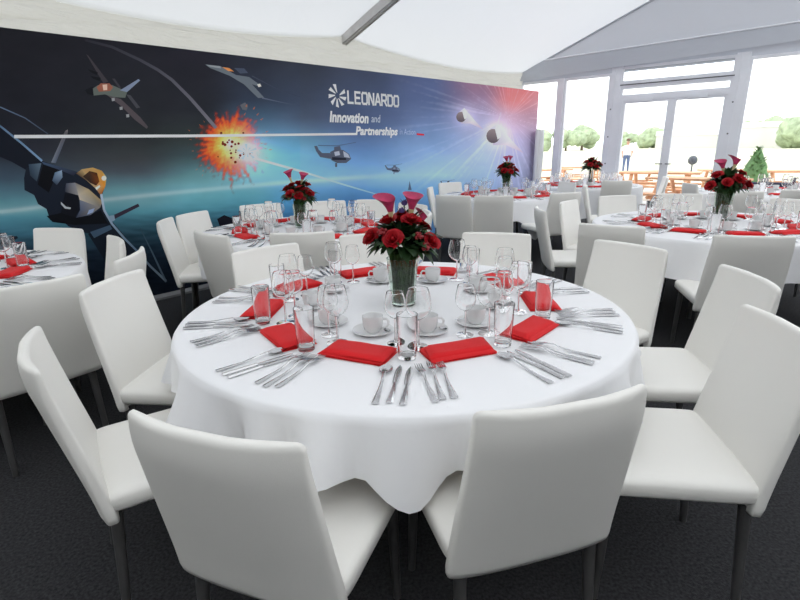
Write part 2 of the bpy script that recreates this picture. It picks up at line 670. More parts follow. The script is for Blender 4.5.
b = MB()
for s0, s1 in ((S_COR - 10.0, S_END),):
    p = [ms(s0, 0, 0.01), ms(s1, 0, 0.01), ms(s1, 0, 0.15), ms(s0, 0, 0.15)]
    b.add([(q.x, q.y, 0.0) for q in p] + [(q.x, q.y, 0.022) for q in p], [(3, 2, 1, 0), (4, 5, 6, 7), (0, 1, 5, 4), (1, 2, 6, 5), (2, 3, 7, 6), (3, 0, 4, 7)])
structure(b.build('baseboard_left', M['plinth'], smooth=False), 'light grey floor strip along the foot of the mural')

# ------------------------------------------------------------------ mural
GAIN = 1.40          # print reflectance for a colour of the artwork


def ink(c, g=None):
    return tuple(min(0.95, v * (g or GAIN)) for v in lin(c))


def mtop(s):
    return 2.345 + (s + 1.06) * (2.485 - 2.345) / 9.1


COLS = [
    (-10, [(20, (30, 30, 35)), (120, (32, 33, 40)), (150, (40, 42, 52)), (180, (60, 78, 92)), (200, (82, 126, 138)), (211, (104, 152, 158)), (218, (74, 130, 145)), (235, (56, 100, 118)), (250, (34, 50, 64)), (275, (24, 30, 42)), (310, (18, 22, 30))]),
    (135, [(40, (33, 33, 40)), (110, (38, 40, 45)), (135, (44, 48, 50)), (160, (60, 63, 66)), (172, (70, 78, 86)), (180, (84, 110, 118)), (192, (100, 148, 156)), (202, (104, 152, 160)), (212, (78, 135, 148)), (222, (56, 98, 112)), (235, (38, 62, 74)), (255, (26, 36, 48)), (290, (20, 24, 32))]),
    (200, [(50, (36, 35, 44)), (110, (38, 40, 46)), (140, (52, 60, 60)), (155, (60, 78, 82)), (170, (88, 128, 134)), (185, (108, 165, 172)), (197, (100, 165, 175)), (207, (84, 150, 165)), (215, (64, 118, 135)), (225, (46, 80, 96)), (240, (34, 52, 66)), (270, (22, 28, 38))]),
    (250, [(50, (40, 42, 52)), (100, (48, 56, 72)), (130, (72, 105, 130)), (150, (100, 170, 200)), (170, (125, 190, 205)), (185, (118, 180, 190)), (195, (96, 165, 180)), (205, (80, 145, 165)), (215, (56, 105, 128)), (230, (40, 70, 88)), (260, (26, 36, 50))]),
    (300, [(60, (48, 52, 64)), (100, (58, 68, 88)), (118, (70, 82, 104)), (132, (86, 116, 146)), (142, (90, 145, 175)), (155, (105, 175, 210)), (170, (112, 180, 218)), (182, (120, 180, 210)), (190, (90, 155, 200)), (200, (78, 145, 190)), (215, (56, 112, 160)), (240, (40, 80, 115))]),
    (360, [(70, (58, 66, 88)), (95, (64, 78, 108)), (118, (68, 84, 120)), (135, (78, 104, 148)), (150, (84, 125, 178)), (165, (100, 155, 208)), (178, (120, 175, 225)), (184, (110, 165, 215)), (190, (84, 150, 205)), (200, (64, 126, 186)), (215, (56, 110, 165))]),
    (430, [(80, (76, 90, 132)), (100, (80, 98, 142)), (120, (96, 118, 164)), (140, (108, 142, 190)), (160, (130, 170, 215)), (175, (150, 190, 228)), (184, (120, 170, 220)), (190, (100, 160, 208)), (210, (88, 146, 200))]),
    (480, [(80, (150, 100, 125)), (95, (140, 108, 140)), (115, (150, 140, 180)), (140, (150, 165, 205)), (160, (155, 180, 220)), (180, (140, 175, 215)), (200, (110, 150, 195))]),
    (515, [(85, (215, 100, 105)), (100, (215, 110, 112)), (115, (185, 135, 160)), (140, (165, 155, 195)), (165, (155, 160, 200)), (190, (130, 140, 180))]),
    (540, [(90, (190, 100, 105)), (110, (165, 112, 130)), (140, (140, 125, 155)), (170, (120, 118, 150)), (200, (110, 112, 140))])]


def sky_cols(P):
    prof = []
    for x, st in COLS:
        ys = [a for a, c in st]
        cs_ = np.array([c for a, c in st], float)
        prof.append(np.stack([np.interp(P[:, 1], ys, cs_[:, m_]) for m_ in range(3)], 1))
    xs = np.array([x for x, st in COLS], float)
    px = np.clip(P[:, 0], xs[0], xs[-1])
    k = np.clip(np.searchsorted(xs, px) - 1, 0, len(xs) - 2)
    t = (px - xs[k]) / (xs[k + 1] - xs[k])
    t = (t * t * (3 - 2 * t))[:, None]
    pr_ = np.stack(prof, 0)
    n_ = np.arange(len(P))
    c = (pr_[k, n_] * (1 - t) + pr_[k + 1, n_] * t) / 255
    return np.where(c <= 0.04045, c / 12.92, ((c + 0.055) / 1.055) ** 2.4)


def art(P):
    """the painted sky: P is an n x 2 array of picture positions on the print"""
    out = sky_cols(P)
    px, py = P[:, 0], P[:, 1]
    hy = 212 - 0.125 * px + 0.00008 * px * px               # glowing line of the planet's edge
    g = np.exp(-((py - hy) / 2.2) ** 2) * np.where(px < 330, 0.13, np.clip(0.13 - (px - 330) / 600, 0, 1))
    out += g[:, None] * np.array((1.25, 0.95, 0.85))
    n1 = np.array([noise.fractal((x * 0.03, y * 0.06, 1.3), 1.0, 2.0, 4) for x, y in P])
    low = np.clip((py - hy - 12) / 20, 0, 1) * np.clip((330 - px) / 60, 0, 1)
    n2 = np.array([noise.noise((x * 0.05, y * 0.35, 6.0)) for x, y in P])
    out *= np.clip(1 + 0.10 * n1 + 0.5 * low * n2, 0.2, 2)[:, None]
    # star streaks flying out of the bright end
    dx, dy = px - 508, py - 118
    rr_, aa = np.hypot(dx, dy), np.arctan2(dy, dx)
    st = np.array([noise.noise((a * 26, r * 0.012, 3.1)) + 0.22 * noise.noise((x * 0.25, y * 0.25, 8.1)) for a, r, x, y in zip(aa, rr_, px, py)])
    k = np.clip(st - 0.12, 0, 1) * np.clip((px - 370) / 70, 0, 1) * 0.30 * np.exp(-rr_ / 110)
    out += k[:, None] * np.array((0.9, 0.88, 1.0))
    # fireball: ragged red rim, orange body, white heart
    dx, dy = px - 229, py - 143
    rr_, aa = np.hypot(dx, dy), np.arctan2(dy, dx)
    sel = np.where(rr_ < 60)[0]
    stops = [(0.0, (255, 246, 205)), (0.16, (255, 226, 130)), (0.36, (255, 178, 62)), (0.60, (246, 112, 34)), (0.84, (205, 62, 24)), (1.0, (110, 42, 28))]
    xs = np.array([a for a, c in stops])
    cs_ = np.array([lin(c) for a, c in stops])
    for i in sel:
        a, r, x, y = aa[i], rr_[i], px[i], py[i]
        q = r / 31 * (1 + 0.28 * noise.noise((math.cos(a) * 9, math.sin(a) * 9, r * 0.03)) + 0.22 * noise.noise((x * 0.28, y * 0.28, 2.0)))
        q += 0.10 * noise.noise((x * 0.9, y * 0.9, 4.0)) - 0.10 * (dx[i] * 0.5 + dy[i]) / 34
        if q < 1.15:
            c = np.array([np.interp(max(q, 0), xs, cs_[:, m_]) for m_ in range(3)])
            al = np.clip((1.12 - q) / 0.34, 0, 1)
            out[i] = out[i] * (1 - al) + c * al
    # cold glow beside it and soft flares round the two capsules
    for (x, y, r, c, e) in ((250, 153, 16, (0.55, 0.72, 0.95), 1.0), (247, 152, 6, (1, 1, 1), 1.2), (275, 150, 30, (0.08, 0.22, 0.34), 0.6), (497, 132, 15, (0.75, 0.68, 0.78), 0.8), (466, 117, 10, (0.5, 0.45, 0.6), 0.8)):
        w = np.exp(-((px - x) ** 2 + (py - y) ** 2) / r ** 2) * e
        out += w[:, None] * np.array(c) * 0.6
    gr = out.mean(1, keepdims=True)
    out = gr + (out - gr) * np.where(px > 300, 0.86, 0.95)[:, None]
    return np.clip(out, 0.004, 1)


S_A = -1.95
mur = empty('mural', ms((S_A + S_END) / 2, 0))
tag(mur, 'long printed mural wall with jets, an explosion and white lettering', 'mural')
INV = mur.location.copy()


def mbuild(bm, name, m=None, label=None):
    bm.v = [tuple(Vector(p) - INV) for p in bm.v]
    o = bm.build(name, m or M['print'], mur, smooth=False)
    if label:
        o['label'] = label
    return o


b = MB()
for (s0, s1) in ((S_A, S_END),):
    p = [ms(s0, 0, -0.06), ms(s1, 0, -0.06), ms(s1, mtop(s1), -0.06), ms(s0, mtop(s0), -0.06),
         ms(s0, 0, -0.001), ms(s1, 0, -0.001), ms(s1, mtop(s1), -0.001), ms(s0, mtop(s0), -0.001)]
    b.add(p, [(3, 2, 1, 0), (4, 5, 6, 7), (0, 1, 5, 4), (1, 2, 6, 5), (2, 3, 7, 6), (3, 0, 4, 7)])
mbuild(b, 'panel', M['panel'])
b = MB()
NS, NZ = 720, 170
vs, fs, pp = [], [], []
for i in range(NS + 1):
    s = S_A + (S_END - S_A) * i / NS
    for k in range(NZ + 1):
        z = 0.002 + (mtop(s) - 0.002) * k / NZ
        vs.append(ms(s, z, 0.001))
        pp.append(mural_px(max(s, -2.2), z))
for i in range(NS):
    for k in range(NZ):
        a = i * (NZ + 1) + k
        fs.append((a, a + NZ + 1, a + NZ + 2, a + 1))
b.add(vs, fs)
b.c = [tuple(c) for c in np.clip(art(np.array(pp)) * 1.62 - 0.0065, 0.003, 0.95)]
mbuild(b, 'printed_sky', label='dark night sky fading to blue sea and a red glow')


def poly(bm, pts, c, d, g=None):
    """a flat patch of ink with outline pts (picture units of the print)"""
    st = [mural_st(*p) for p in pts]
    cc = c if isinstance(c, list) else [c] * len(pts)
    o = len(bm.v)
    for (s, z), q in zip(st, cc):
        z = max(z, 0.003)
        bm.v.append(tuple(ms(s, z, d)))
        bm.c.append(ink(q, g))
    bm.f.append(tuple(range(o, o + len(pts))))
    bm.m.append(0)


def stroke(bm, pts, w0, w1, c0, c1, d):
    n = len(pts)
    for k in range(n - 1):
        (x0, y0), (x1, y1) = pts[k], pts[k + 1]
        L = math.hypot(x1 - x0, y1 - y0) or 1
        nx, ny = -(y1 - y0) / L, (x1 - x0) / L
        ta, tb = k / (n - 1), (k + 1) / (n - 1)
        wa, wb = (w0 + (w1 - w0) * ta) / 2, (w0 + (w1 - w0) * tb) / 2
        ca = tuple(p + (q - p) * ta for p, q in zip(c0, c1))
        cb = tuple(p + (q - p) * tb for p, q in zip(c0, c1))
        poly(bm, [(x0 + nx * wa, y0 + ny * wa), (x1 + nx * wb, y1 + ny * wb), (x1 - nx * wb, y1 - ny * wb), (x0 - nx * wa, y0 - ny * wa)],
             [ca, cb, cb, ca], d)


def crop(ox, oy, k, pts):
    return [(ox + x * k, oy + y * k) for x, y in pts]


# contrails and the light beam
b = MB()
stroke(b, [(85, 40), (112, 47), (140, 60), (158, 70), (172, 80), (190, 98), (204, 114), (216, 128)], 2.5, 3.4, (40, 41, 50), (120, 118, 128), 0.0016)
mbuild(b, 'printed_trail')
b = MB()
stroke(b, [(262, 98), (280, 102), (300, 106)], 1.2, 0.5, (96, 104, 122), (60, 72, 96), 0.0016)
mbuild(b, 'printed_trail')
b = MB()
stroke(b, [(252, 76), (275, 88), (300, 97)], 1.0, 0.4, (66, 72, 88), (52, 60, 80), 0.0016)
mbuild(b, 'printed_trail')
b = MB()
stroke(b, [(0, 107), (25, 118), (48, 134)], 1.2, 1.0, (96, 116, 142), (60, 70, 86), 0.0016)
mbuild(b, 'printed_trail')
b = MB()
stroke(b, [(250, 157), (300, 171), (345, 185), (386, 197)], 2.6, 1.2, (232, 242, 250), (140, 186, 226), 0.0017)
mbuild(b, 'printed_trail')

# explosion
b = MB()
cx, cy = 229, 143
for _ in range(26):
    a, r = random.uniform(0, 2 * PI), random.uniform(2, 20)
    x, y, e = cx + 4 + r * math.cos(a), cy + 6 + r * math.sin(a), random.uniform(0.6, 1.6)
    poly(b, [(x + e * math.cos(t * 1.05), y + e * math.sin(t * 1.05)) for t in range(6)], (120, 36, 14), 0.0024)
for _ in range(40):
    a, r = random.uniform(0, 2 * PI), random.uniform(30, 42)
    x, y = cx + r * math.cos(a), cy + r * math.sin(a)
    poly(b, [(x - 0.5, y), (x + 0.5 * math.cos(a), y + 0.5), (x + 3 * math.cos(a), y + 3 * math.sin(a))], (230, 110, 50), 0.0024)
for k in range(10):
    a = k * 2 * PI / 10 + 0.2
    L = 10 if k % 2 else 6
    poly(b, [(247, 152), (247 + L * math.cos(a - 0.12), 152 + L * math.sin(a - 0.12) * 0.8), (247 + L * math.cos(a + 0.12), 152 + L * math.sin(a + 0.12) * 0.8)],
         [(255, 255, 255), (180, 205, 235), (180, 205, 235)], 0.0026)
spk = mbuild(b, 'printed_sparks', label='sparks and a white starburst over the orange fireball')
spk['kind'] = 'stuff'

# big jet at the near end
b = MB()
k = 0.2
poly(b, crop(0, 120, k, [(-330, 40), (-330, -110), (0, 20), (110, 110), (215, 200), (160, 240), (130, 250), (60, 210)]), (22, 26, 36), 0.0018)
poly(b, crop(0, 120, k, [(130, 240), (210, 205), (300, 235), (390, 262), (470, 300), (525, 330), (505, 390), (520, 450), (555, 500), (470, 570), (400, 560),
                         (340, 530), (300, 492), (250, 500), (232, 445), (190, 420), (170, 375), (122, 350), (120, 290)]), (26, 32, 44), 0.0022)
J2 = (30, 135, 0.15)
poly(b, crop(*J2, [(-10, 195), (75, 188), (45, 310), (0, 270)]), [(54, 70, 86), (92, 110, 126), (52, 66, 80), (40, 50, 62)], 0.0026)
poly(b, crop(*J2, [(88, 190), (190, 225), (165, 290), (125, 385), (50, 330)]), (12, 13, 19), 0.0026)
poly(b, crop(*J2, [(78, 178), (315, 245), (290, 272), (205, 236), (90, 196)]), [(64, 84, 112), (44, 50, 66), (34, 40, 54), (54, 64, 86), (60, 76, 100)], 0.0027)
poly(b, crop(*J2, [(165, 250), (212, 234), (216, 282), (178, 335), (148, 305)]), [(96, 120, 146), (140, 162, 186), (104, 124, 148), (44, 54, 70), (66, 82, 102)], 0.0028)
poly(b, crop(*J2, [(240, 322), (300, 318), (322, 402), (232, 378)]), [(66, 72, 88), (128, 130, 138), (146, 142, 140), (40, 46, 60)], 0.0028)
poly(b, crop(*J2, [(300, 318), (392, 362), (482, 442), (468, 482), (330, 432), (322, 402)]), [(116, 114, 114), (176, 156, 118), (158, 136, 100), (120, 116, 112), (196, 184, 160), (190, 180, 164)], 0.0029)
poly(b, crop(*J2, [(330, 432), (468, 482), (404, 532), (306, 552), (334, 500)]), [(110, 116, 134), (140, 132, 124), (96, 104, 126), (52, 60, 78), (84, 94, 116)], 0.0029)
poly(b, crop(*J2, [(392, 500), (430, 488), (420, 515), (380, 530)]), (150, 166, 196), 0.0031)
poly(b, crop(*J2, [(232, 385), (322, 402), (328, 500), (300, 548), (205, 520)]), (18, 20, 28), 0.0030)
poly(b, crop(*J2, [(205, 445), (240, 478), (272, 484), (268, 494), (232, 490), (206, 462)]), (176, 182, 184), 0.0032)
poly(b, crop(*J2, [(110, 540), (205, 520), (300, 548), (404, 532), (470, 500), (520, 590), (300, 600), (150, 580)]), (12, 14, 20), 0.0025)
poly(b, crop(*J2, [(306, 256), (345, 228), (418, 217), (478, 238), (508, 280), (502, 340), (472, 404), (436, 356), (372, 300)]),
     [(86, 66, 50), (178, 150, 104), (206, 160, 92), (196, 146, 72), (255, 206, 120), (226, 140, 46), (150, 74, 28), (186, 160, 120), (96, 78, 60)], 0.0032)
poly(b, crop(*J2, [(352, 276), (396, 240), (446, 252), (462, 310), (440, 338), (400, 318)]), [(56, 42, 34), (74, 50, 34), (64, 36, 24), (120, 62, 24), (60, 34, 26), (40, 32, 30)], 0.0034)
poly(b, crop(*J2, [(432, 352), (462, 334), (468, 344), (444, 368)]), (248, 232, 206), 0.0036)
poly(b, crop(*J2, [(492 + 17 * math.cos(t * 0.63), 288 + 17 * math.sin(t * 0.63)) for t in range(10)]), (255, 240, 205), 0.0036)
poly(b, crop(0, 120, k, [(255, 212), (325, 55), (338, 48), (338, 66), (278, 216)]), [(120, 128, 140), (96, 92, 96), (150, 140, 140), (92, 90, 96), (80, 92, 110)], 0.0030)
poly(b, crop(0, 120, k, [(560, 478), (690, 418), (697, 432), (575, 494)]), (52, 44, 58), 0.0030)
poly(b, crop(0, 120, k, [(540, 480), (570, 475), (575, 500), (555, 510)]), (130, 150, 170), 0.0032)
poly(b, crop(0, 120, k, [(440, 570), (555, 500), (640, 600), (760, 760), (560, 760)]), (20, 26, 36), 0.0018)
poly(b, crop(0, 120, k, [(450, 560), (550, 525), (560, 545), (470, 590)]), (64, 84, 104), 0.0024)
stroke(b, crop(0, 120, k, [(-330, -120), (0, 30), (110, 118), (210, 205)]), 1.8, 2.2, (70, 92, 120), (120, 150, 180), 0.0032)
stroke(b, crop(0, 120, k, [(505, 370), (520, 450), (560, 520), (620, 590), (690, 660)]), 2.4, 2.0, (180, 196, 210), (90, 112, 134), 0.0032)
stroke(b, [(136, 250), (150, 266), (166, 281)], 1.8, 2.4, (86, 104, 122), (120, 136, 150), 0.0020)
stroke(b, [(140, 228), (152, 252), (166, 282)], 0.8, 2.2, (46, 70, 82), (86, 100, 116), 0.0020)
mbuild(b, 'printed_jet', label='large dark fighter jet with a golden canopy')
b = MB()
poly(b, [(0, 237), (17, 236), (18, 238), (10, 243), (0, 246)], (26, 34, 44), 0.0018)
mbuild(b, 'printed_shape')
b = MB()
poly(b, [(217, 219), (224, 215), (234, 219), (243, 226), (232, 231), (220, 227)], (22, 22, 32), 0.0018)
mbuild(b, 'printed_shape')

# jet in the upper middle
b = MB()
k = 0.175
poly(b, crop(0, 20, k, [(485, 400), (530, 380), (535, 430), (500, 425)]), (22, 22, 28), 0.0022)
poly(b, crop(0, 20, k, [(530, 392), (560, 372), (640, 372), (700, 398), (725, 412), (715, 445), (640, 440), (600, 425), (535, 432)]), (96, 104, 98), 0.0022)
poly(b, crop(0, 20, k, [(552, 385), (575, 362), (625, 362), (645, 385), (630, 405), (565, 410)]), (150, 92, 74), 0.0025)
poly(b, crop(0, 20, k, [(585, 370), (612, 368), (612, 400), (590, 402)]), (225, 185, 165), 0.0027)
poly(b, crop(0, 20, k, [(492, 195), (505, 205), (618, 352), (590, 362), (560, 310)]), (62, 58, 64), 0.0022)
poly(b, crop(0, 20, k, [(610, 428), (690, 452), (800, 555), (845, 610), (838, 622), (770, 570), (690, 490)]), (84, 76, 80), 0.0022)
poly(b, crop(0, 20, k, [(685, 402), (790, 338), (800, 345), (725, 412)]), (122, 134, 156), 0.0025)
poly(b, crop(0, 20, k, [(640, 335), (655, 335), (690, 385), (680, 390)]), (60, 58, 66), 0.0025)
poly(b, crop(0, 20, k, [(720, 425), (745, 430), (800, 500), (780, 505)]), (70, 70, 76), 0.0025)
poly(b, crop(0, 20, k, [(500, 280), (560, 300), (550, 315), (520, 300)]), (20, 20, 26), 0.0023)
poly(b, crop(0, 20, k, [(515, 320), (575, 330), (570, 350), (530, 335)]), (20, 20, 26), 0.0023)
for x, y in ((690, 505), (728, 548), (645, 455)):
    poly(b, crop(0, 20, k, [(x - 8, y - 8), (x + 9, y - 10), (x + 10, y + 7), (x - 6, y + 9)]), (150, 150, 152), 0.0028)
mbuild(b, 'printed_jet', label='small grey jet banking above the large jet')

# jet above the explosion
b = MB()
k = 0.2
poly(b, crop(140, 40, k, [(325, 122), (400, 130), (430, 148), (480, 175), (545, 185), (600, 225), (608, 235), (560, 222), (620, 288), (590, 290), (520, 222), (450, 180), (350, 140)]), (104, 112, 120), 0.0022)
poly(b, crop(140, 40, k, [(410, 135), (445, 140), (470, 158), (440, 155)]), (225, 140, 80), 0.0025)
poly(b, crop(140, 40, k, [(470, 140), (520, 142), (540, 165), (500, 168)]), (70, 78, 96), 0.0025)
poly(b, crop(140, 40, k, [(585, 222), (600, 218), (606, 232), (592, 236)]), (215, 210, 200), 0.0027)
poly(b, crop(140, 40, k, [(330, 124), (400, 132), (405, 142), (350, 134)]), (150, 156, 160), 0.0025)
mbuild(b, 'printed_jet', label='small grey jet flying above the explosion')
b = MB()
poly(b, crop(140, 40, k, [(500, 325), (525, 312), (540, 330), (532, 352), (512, 348)]), (96, 98, 104), 0.0022)
mbuild(b, 'printed_debris')


# helicopters
def heli(name, x, y, k, body, hi, label):
    bm = MB()

    def P(pts):
        return [(x + px * k, y + py * k) for px, py in pts]
    poly(bm, P([(-4, -3), (2, -6), (9, -5), (15, -1), (17, 4), (12, 8), (3, 8), (-3, 5)]), body, 0.0022)
    poly(bm, P([(-4, -2), (-3, 4), (-14, 2), (-18, -4), (-16, -6), (-12, -2)]), body, 0.0022)
    poly(bm, P([(-18, -4), (-20, -9), (-17, -9), (-14, -2)]), body, 0.0024)
    poly(bm, P([(9, -4), (14, -1), (16, 3), (10, 2)]), hi, 0.0026)
    poly(bm, P([(0, -3), (5, -4), (6, 0), (1, 1)]), hi, 0.0026)
    poly(bm, P([(0, -8), (6, -9), (7, -5), (0, -5)]), body, 0.0024)
    poly(bm, P([(-16, -10), (3, -9.6), (22, -13), (22, -12.4), (3, -8.8), (-16, -9.2)]), (84, 98, 128), 0.0026)
    poly(bm, P([(1, 8), (3, 8), (3, 12), (1, 12)]), body, 0.0024)
    poly(bm, P([(-2, 2), (12, 3), (12, 5), (-2, 5)]), (34, 38, 52), 0.0027)
    return mbuild(bm, name, label=label)


heli('printed_helicopter', 334, 155, 1.0, (84, 90, 108), (176, 182, 196), 'largest grey helicopter under the lettering')
heli('printed_helicopter', 393, 169, 0.42, (92, 102, 128), (130, 144, 170), 'small helicopter to the side of the largest one')
heli('printed_helicopter', 447, 184, 0.34, (60, 74, 104), (104, 124, 156), 'tiny helicopter near the chair tops')
b = MB()
poly(b, [(408, 190), (409.5, 181), (411.5, 190)], (84, 100, 130), 0.0022)
mbuild(b, 'printed_shapes')

# pods and flames in the bright end
b = MB()
for (x, y, r) in ((461, 117, 6.5), (493, 136, 9)):
    poly(b, [(x - r * 0.3, y - r * 0.8), (x + r * 0.5, y - r * 1.4), (x + r * 2.0, y + r * 0.4), (x + r * 3.4, y + r * 1.9), (x + r * 1.4, y + r * 1.0), (x, y + r)],
         [(200, 195, 215), (225, 215, 225), (235, 225, 232), (190, 170, 200), (215, 205, 222), (190, 180, 205)], 0.0018)
    poly(b, [(x + r * 0.75 * math.cos(t * 0.45), y + r * 0.8 * math.sin(t * 0.45)) for t in range(14)],
         [(112 - 30 * math.sin(t * 0.45), 98 - 28 * math.sin(t * 0.45), 104 - 24 * math.sin(t * 0.45)) for t in range(14)], 0.0022)
    poly(b, [(x + r * 0.2, y - r * 0.75), (x + r * 0.75, y - r * 1.1), (x + r * 0.9, y + r * 0.1), (x + r * 0.5, y + r * 0.4)], (250, 238, 238), 0.0024)
stroke(b, [(496, 128), (499, 119), (501, 112)], 1.6, 0.6, (235, 225, 235), (200, 180, 205), 0.0025)
mbuild(b, 'printed_pods', label='two grey capsules with white flares')

# white rule, lettering, emblem
b = MB()
stroke(b, [(14, 136.6), (190, 135.9), (356, 134)], 3.4, 2.2, (238, 238, 240), (236, 238, 244), 0.0034)
mbuild(b, 'printed_rule', label='long white horizontal line')
b = MB()
poly(b, [(416.5, 133.2), (424, 134), (424, 135.6), (416.5, 135)], (226, 40, 60), 0.0034)
mbuild(b, 'printed_dash', label='short red dash')


def letters(strokes, s0, z0, sx, sz, th, bm):
    for poly_ in strokes:
        for (ax, ay), (bx, by) in zip(poly_[:-1], poly_[1:]):
            a, c = Vector((ax * sx, ay * sz)), Vector((bx * sx, by * sz))
            d = (c - a).normalized()
            n2 = Vector((-d.y, d.x)) * th / 2
            a, c = a - d * th * 0.42, c + d * th * 0.42
            o = len(bm.v)
            for q in (a + n2, a - n2, c - n2, c + n2):
                bm.v.append(tuple(ms(s0 + q.x, z0 + q.y, 0.0035)))
                bm.c.append(ink((236, 238, 243)))
            bm.f.append((o, o + 1, o + 2, o + 3))
            bm.m.append(0)


GL = {'L': [[(0, 1), (0, 0), (.78, 0)]], 'E': [[(.8, 1), (0, 1), (0, 0), (.8, 0)], [(0, .5), (.7, .5)]],
      'O': [[(.14, 0), (0, .16), (0, .84), (.14, 1), (.72, 1), (.86, .84), (.86, .16), (.72, 0), (.14, 0)]],
      'N': [[(0, 0), (0, 1), (.12, 1), (.74, 0), (.86, 0), (.86, 1)]],
      'A': [[(0, 0), (.38, 1), (.5, 1), (.88, 0)], [(.16, .3), (.72, .3)]],
      'R': [[(0, 0), (0, 1), (.7, 1), (.84, .86), (.84, .58), (.7, .44), (0, .44)], [(.46, .44), (.86, 0)]],
      'D': [[(0, 0), (0, 1), (.66, 1), (.86, .8), (.86, .2), (.66, 0), (0, 0)]]}
b = MB()
sa, za = mural_st(347.5, 102.6)
sb, _ = mural_st(398.5, 103.8)
_, zt = mural_st(347.5, 91.5)
wd_ = 'LEONARDO'
adv = (sb - sa) / (len(wd_) - 0.14)
for i, ch in enumerate(wd_):
    letters(GL[ch], sa + adv * i + 0.012, za, adv * 0.84, zt - za, 0.030, b)
mbuild(b, 'printed_lettering', label='LEONARDO in white capitals')
b = MB()
s0, z0 = mural_st(337.2, 95.6)
for kx in range(8):
    a0 = math.radians(100 + kx * 40 - 12)
    for half in (0,):
        pts = []
        for a, r in ((a0, 0.03), (a0 + 0.14, 0.128), (a0 + 0.5, 0.138), (a0 + 0.36, 0.04)):
            pts.append((s0 + r * 1.15 * math.cos(a), z0 + r * 1.05 * math.sin(a)))
        o = len(b.v)
        for p in pts:
            b.v.append(tuple(ms(p[0], p[1], 0.0035)))
            b.c.append(ink((236, 238, 243)))
        b.f.append((o, o + 1, o + 2, o + 3))
        b.m.append(0)
mbuild(b, 'printed_emblem', label='round white burst emblem before the lettering')


def text_print(txt, px0, py0, px1, pyt, c, bold, shear, name='printed_lettering', label=None):
    cu = bpy.data.curves.new('lettering', 'FONT')
    cu.body = txt
    cu.size = 1.0
    cu.offset = bold
    cu.shear = shear
    cu.resolution_u = 3
    tmp = bpy.data.objects.new('lettering', cu)
    col.objects.link(tmp)
    me = bpy.data.meshes.new_from_object(tmp.evaluated_get(bpy.context.evaluated_depsgraph_get()))
    bpy.data.objects.remove(tmp)
    xs = [v.co.x for v in me.vertices]
    x0, x1 = min(xs), max(xs)
    sA, zA = mural_st(px0, py0)
    sB, _ = mural_st(px1, py0)
    _, zB = mural_st(px0, pyt)
    kx, kz = (sB - sA) / (x1 - x0), (zB - zA) / 0.70
    bm = MB()
    bm.v = [tuple(ms(sA + (v.co.x - x0) * kx, zA + v.co.y * kz, 0.0036)) for v in me.vertices]
    bm.c = [ink(c)] * len(bm.v)
    bm.f = [tuple(p.vertices) for p in me.polygons]
    bm.m = [0] * len(bm.f)
    bpy.data.meshes.remove(me)
    mbuild(bm, name, label=label)


text_print('Innovation', 329.5, 121.6, 368.5, 111.2, (240, 242, 246), 0.04, 0.18, label='Innovation in bold white italics')
text_print('and', 371.3, 122.2, 380.3, 114.4, (196, 204, 222), 0.0, 0.12, label='and in thin pale letters')
text_print('Partnerships', 355.5, 134.6, 397.6, 126.4, (240, 242, 246), 0.04, 0.18, label='Partnerships in bold white italics')
text_print('in Action', 399.5, 134.4, 415.2, 128.6, (170, 184, 212), 0.0, 0.12, label='in Action in thin pale blue letters')


# ------------------------------------------------------------------ chairs
def make_chair():
    root = empty('banquet_chair')
    b = MB()
    loops = []
    W0, DPT = 0.468, 0.475
    for (ins, z) in ((0.03, 0.408), (0.010, 0.412), (0.0, 0.424), (0.0, 0.456), (0.006, 0.468), (0.022, 0.4755), (0.06, 0.478), (0.14, 0.479), (0.20, 0.479)):
        loops.append(superloop(W0 - 2 * ins, DPT - 2 * ins, z, 44, 14, 0, 0.0125))
    b.loft(loops)
    b.build('seat', M['leather'], root, auto=None)
    b = MB()
    loops = []
    NB = 18

    def lev(v, ins=0.0, th=1.0, dz=0.0):
        z = 0.376 + v * 0.512 + dz
        w = 0.474 - 0.046 * v - 2 * ins
        q = max(0.0, (v - 0.80) / 0.20)
        t = (0.054 - 0.010 * v) * th * (1 - 0.45 * q ** 2)
        yc = -0.208 - 0.018 * math.sin(PI * v) - 0.098 * v ** 1.7 + 0.012 * q ** 2
        c = 0.008 + 0.034 * v
        return superloop(w, t, z, 44, 4.5, 0, yc, lambda x: -c * (1 - (2 * x / 0.45) ** 2))
    loops.append(lev(0, 0.012, 0.35, 0.0))
    loops.append(lev(0, 0.003, 0.85, 0.005))
    for i in range(1, NB + 1):
        loops.append(lev(i / NB * 0.96))
    R = 0.020
    for i in range(1, 6):
        f = PI / 2 * i / 5.4
        loops.append(lev(0.96, R * (1 - math.cos(f)), max(0.1, math.cos(f)) ** 0.7, R * math.sin(f)))
    b.loft(loops)
    b.build('backrest', M['leather'], root, auto=None)
    for sx in (-1, 1):
        for sy in (-1, 1):
            b = MB()
            top = (sx * 0.192, 0.185 if sy > 0 else -0.196, 0.42 if sy > 0 else 0.395)
            bot = (sx * 0.20, 0.20 if sy > 0 else -0.225, 0.0)
            b.tube([bot, top], [0.0125, 0.0185], 12)
            b.build('leg', M['leg'], root)
    return root


CHAIR = Kind(make_chair)


def chair(mx, my, az, label, group):
    """mx, my: middle of the top of the backrest; az: the way it faces, clockwise from straight ahead of the camera"""
    a = math.radians(az)
    f = (math.sin(a), math.cos(a))
    key = {v: k for k, v in GROUPS.items()}[group]
    (cx, cy), R = TABLES[key]
    d = math.hypot(mx - cx, my - cy)
    if d < R + 0.165:                               # pulled back until the backrest clears the cloth
        mx, my = cx + (mx - cx) * (R + 0.165) / d, cy + (my - cy) * (R + 0.165) / d
    return CHAIR.put((mx + f[0] * 0.325, my + f[1] * 0.325, 0), -a, label, 'chair', group)


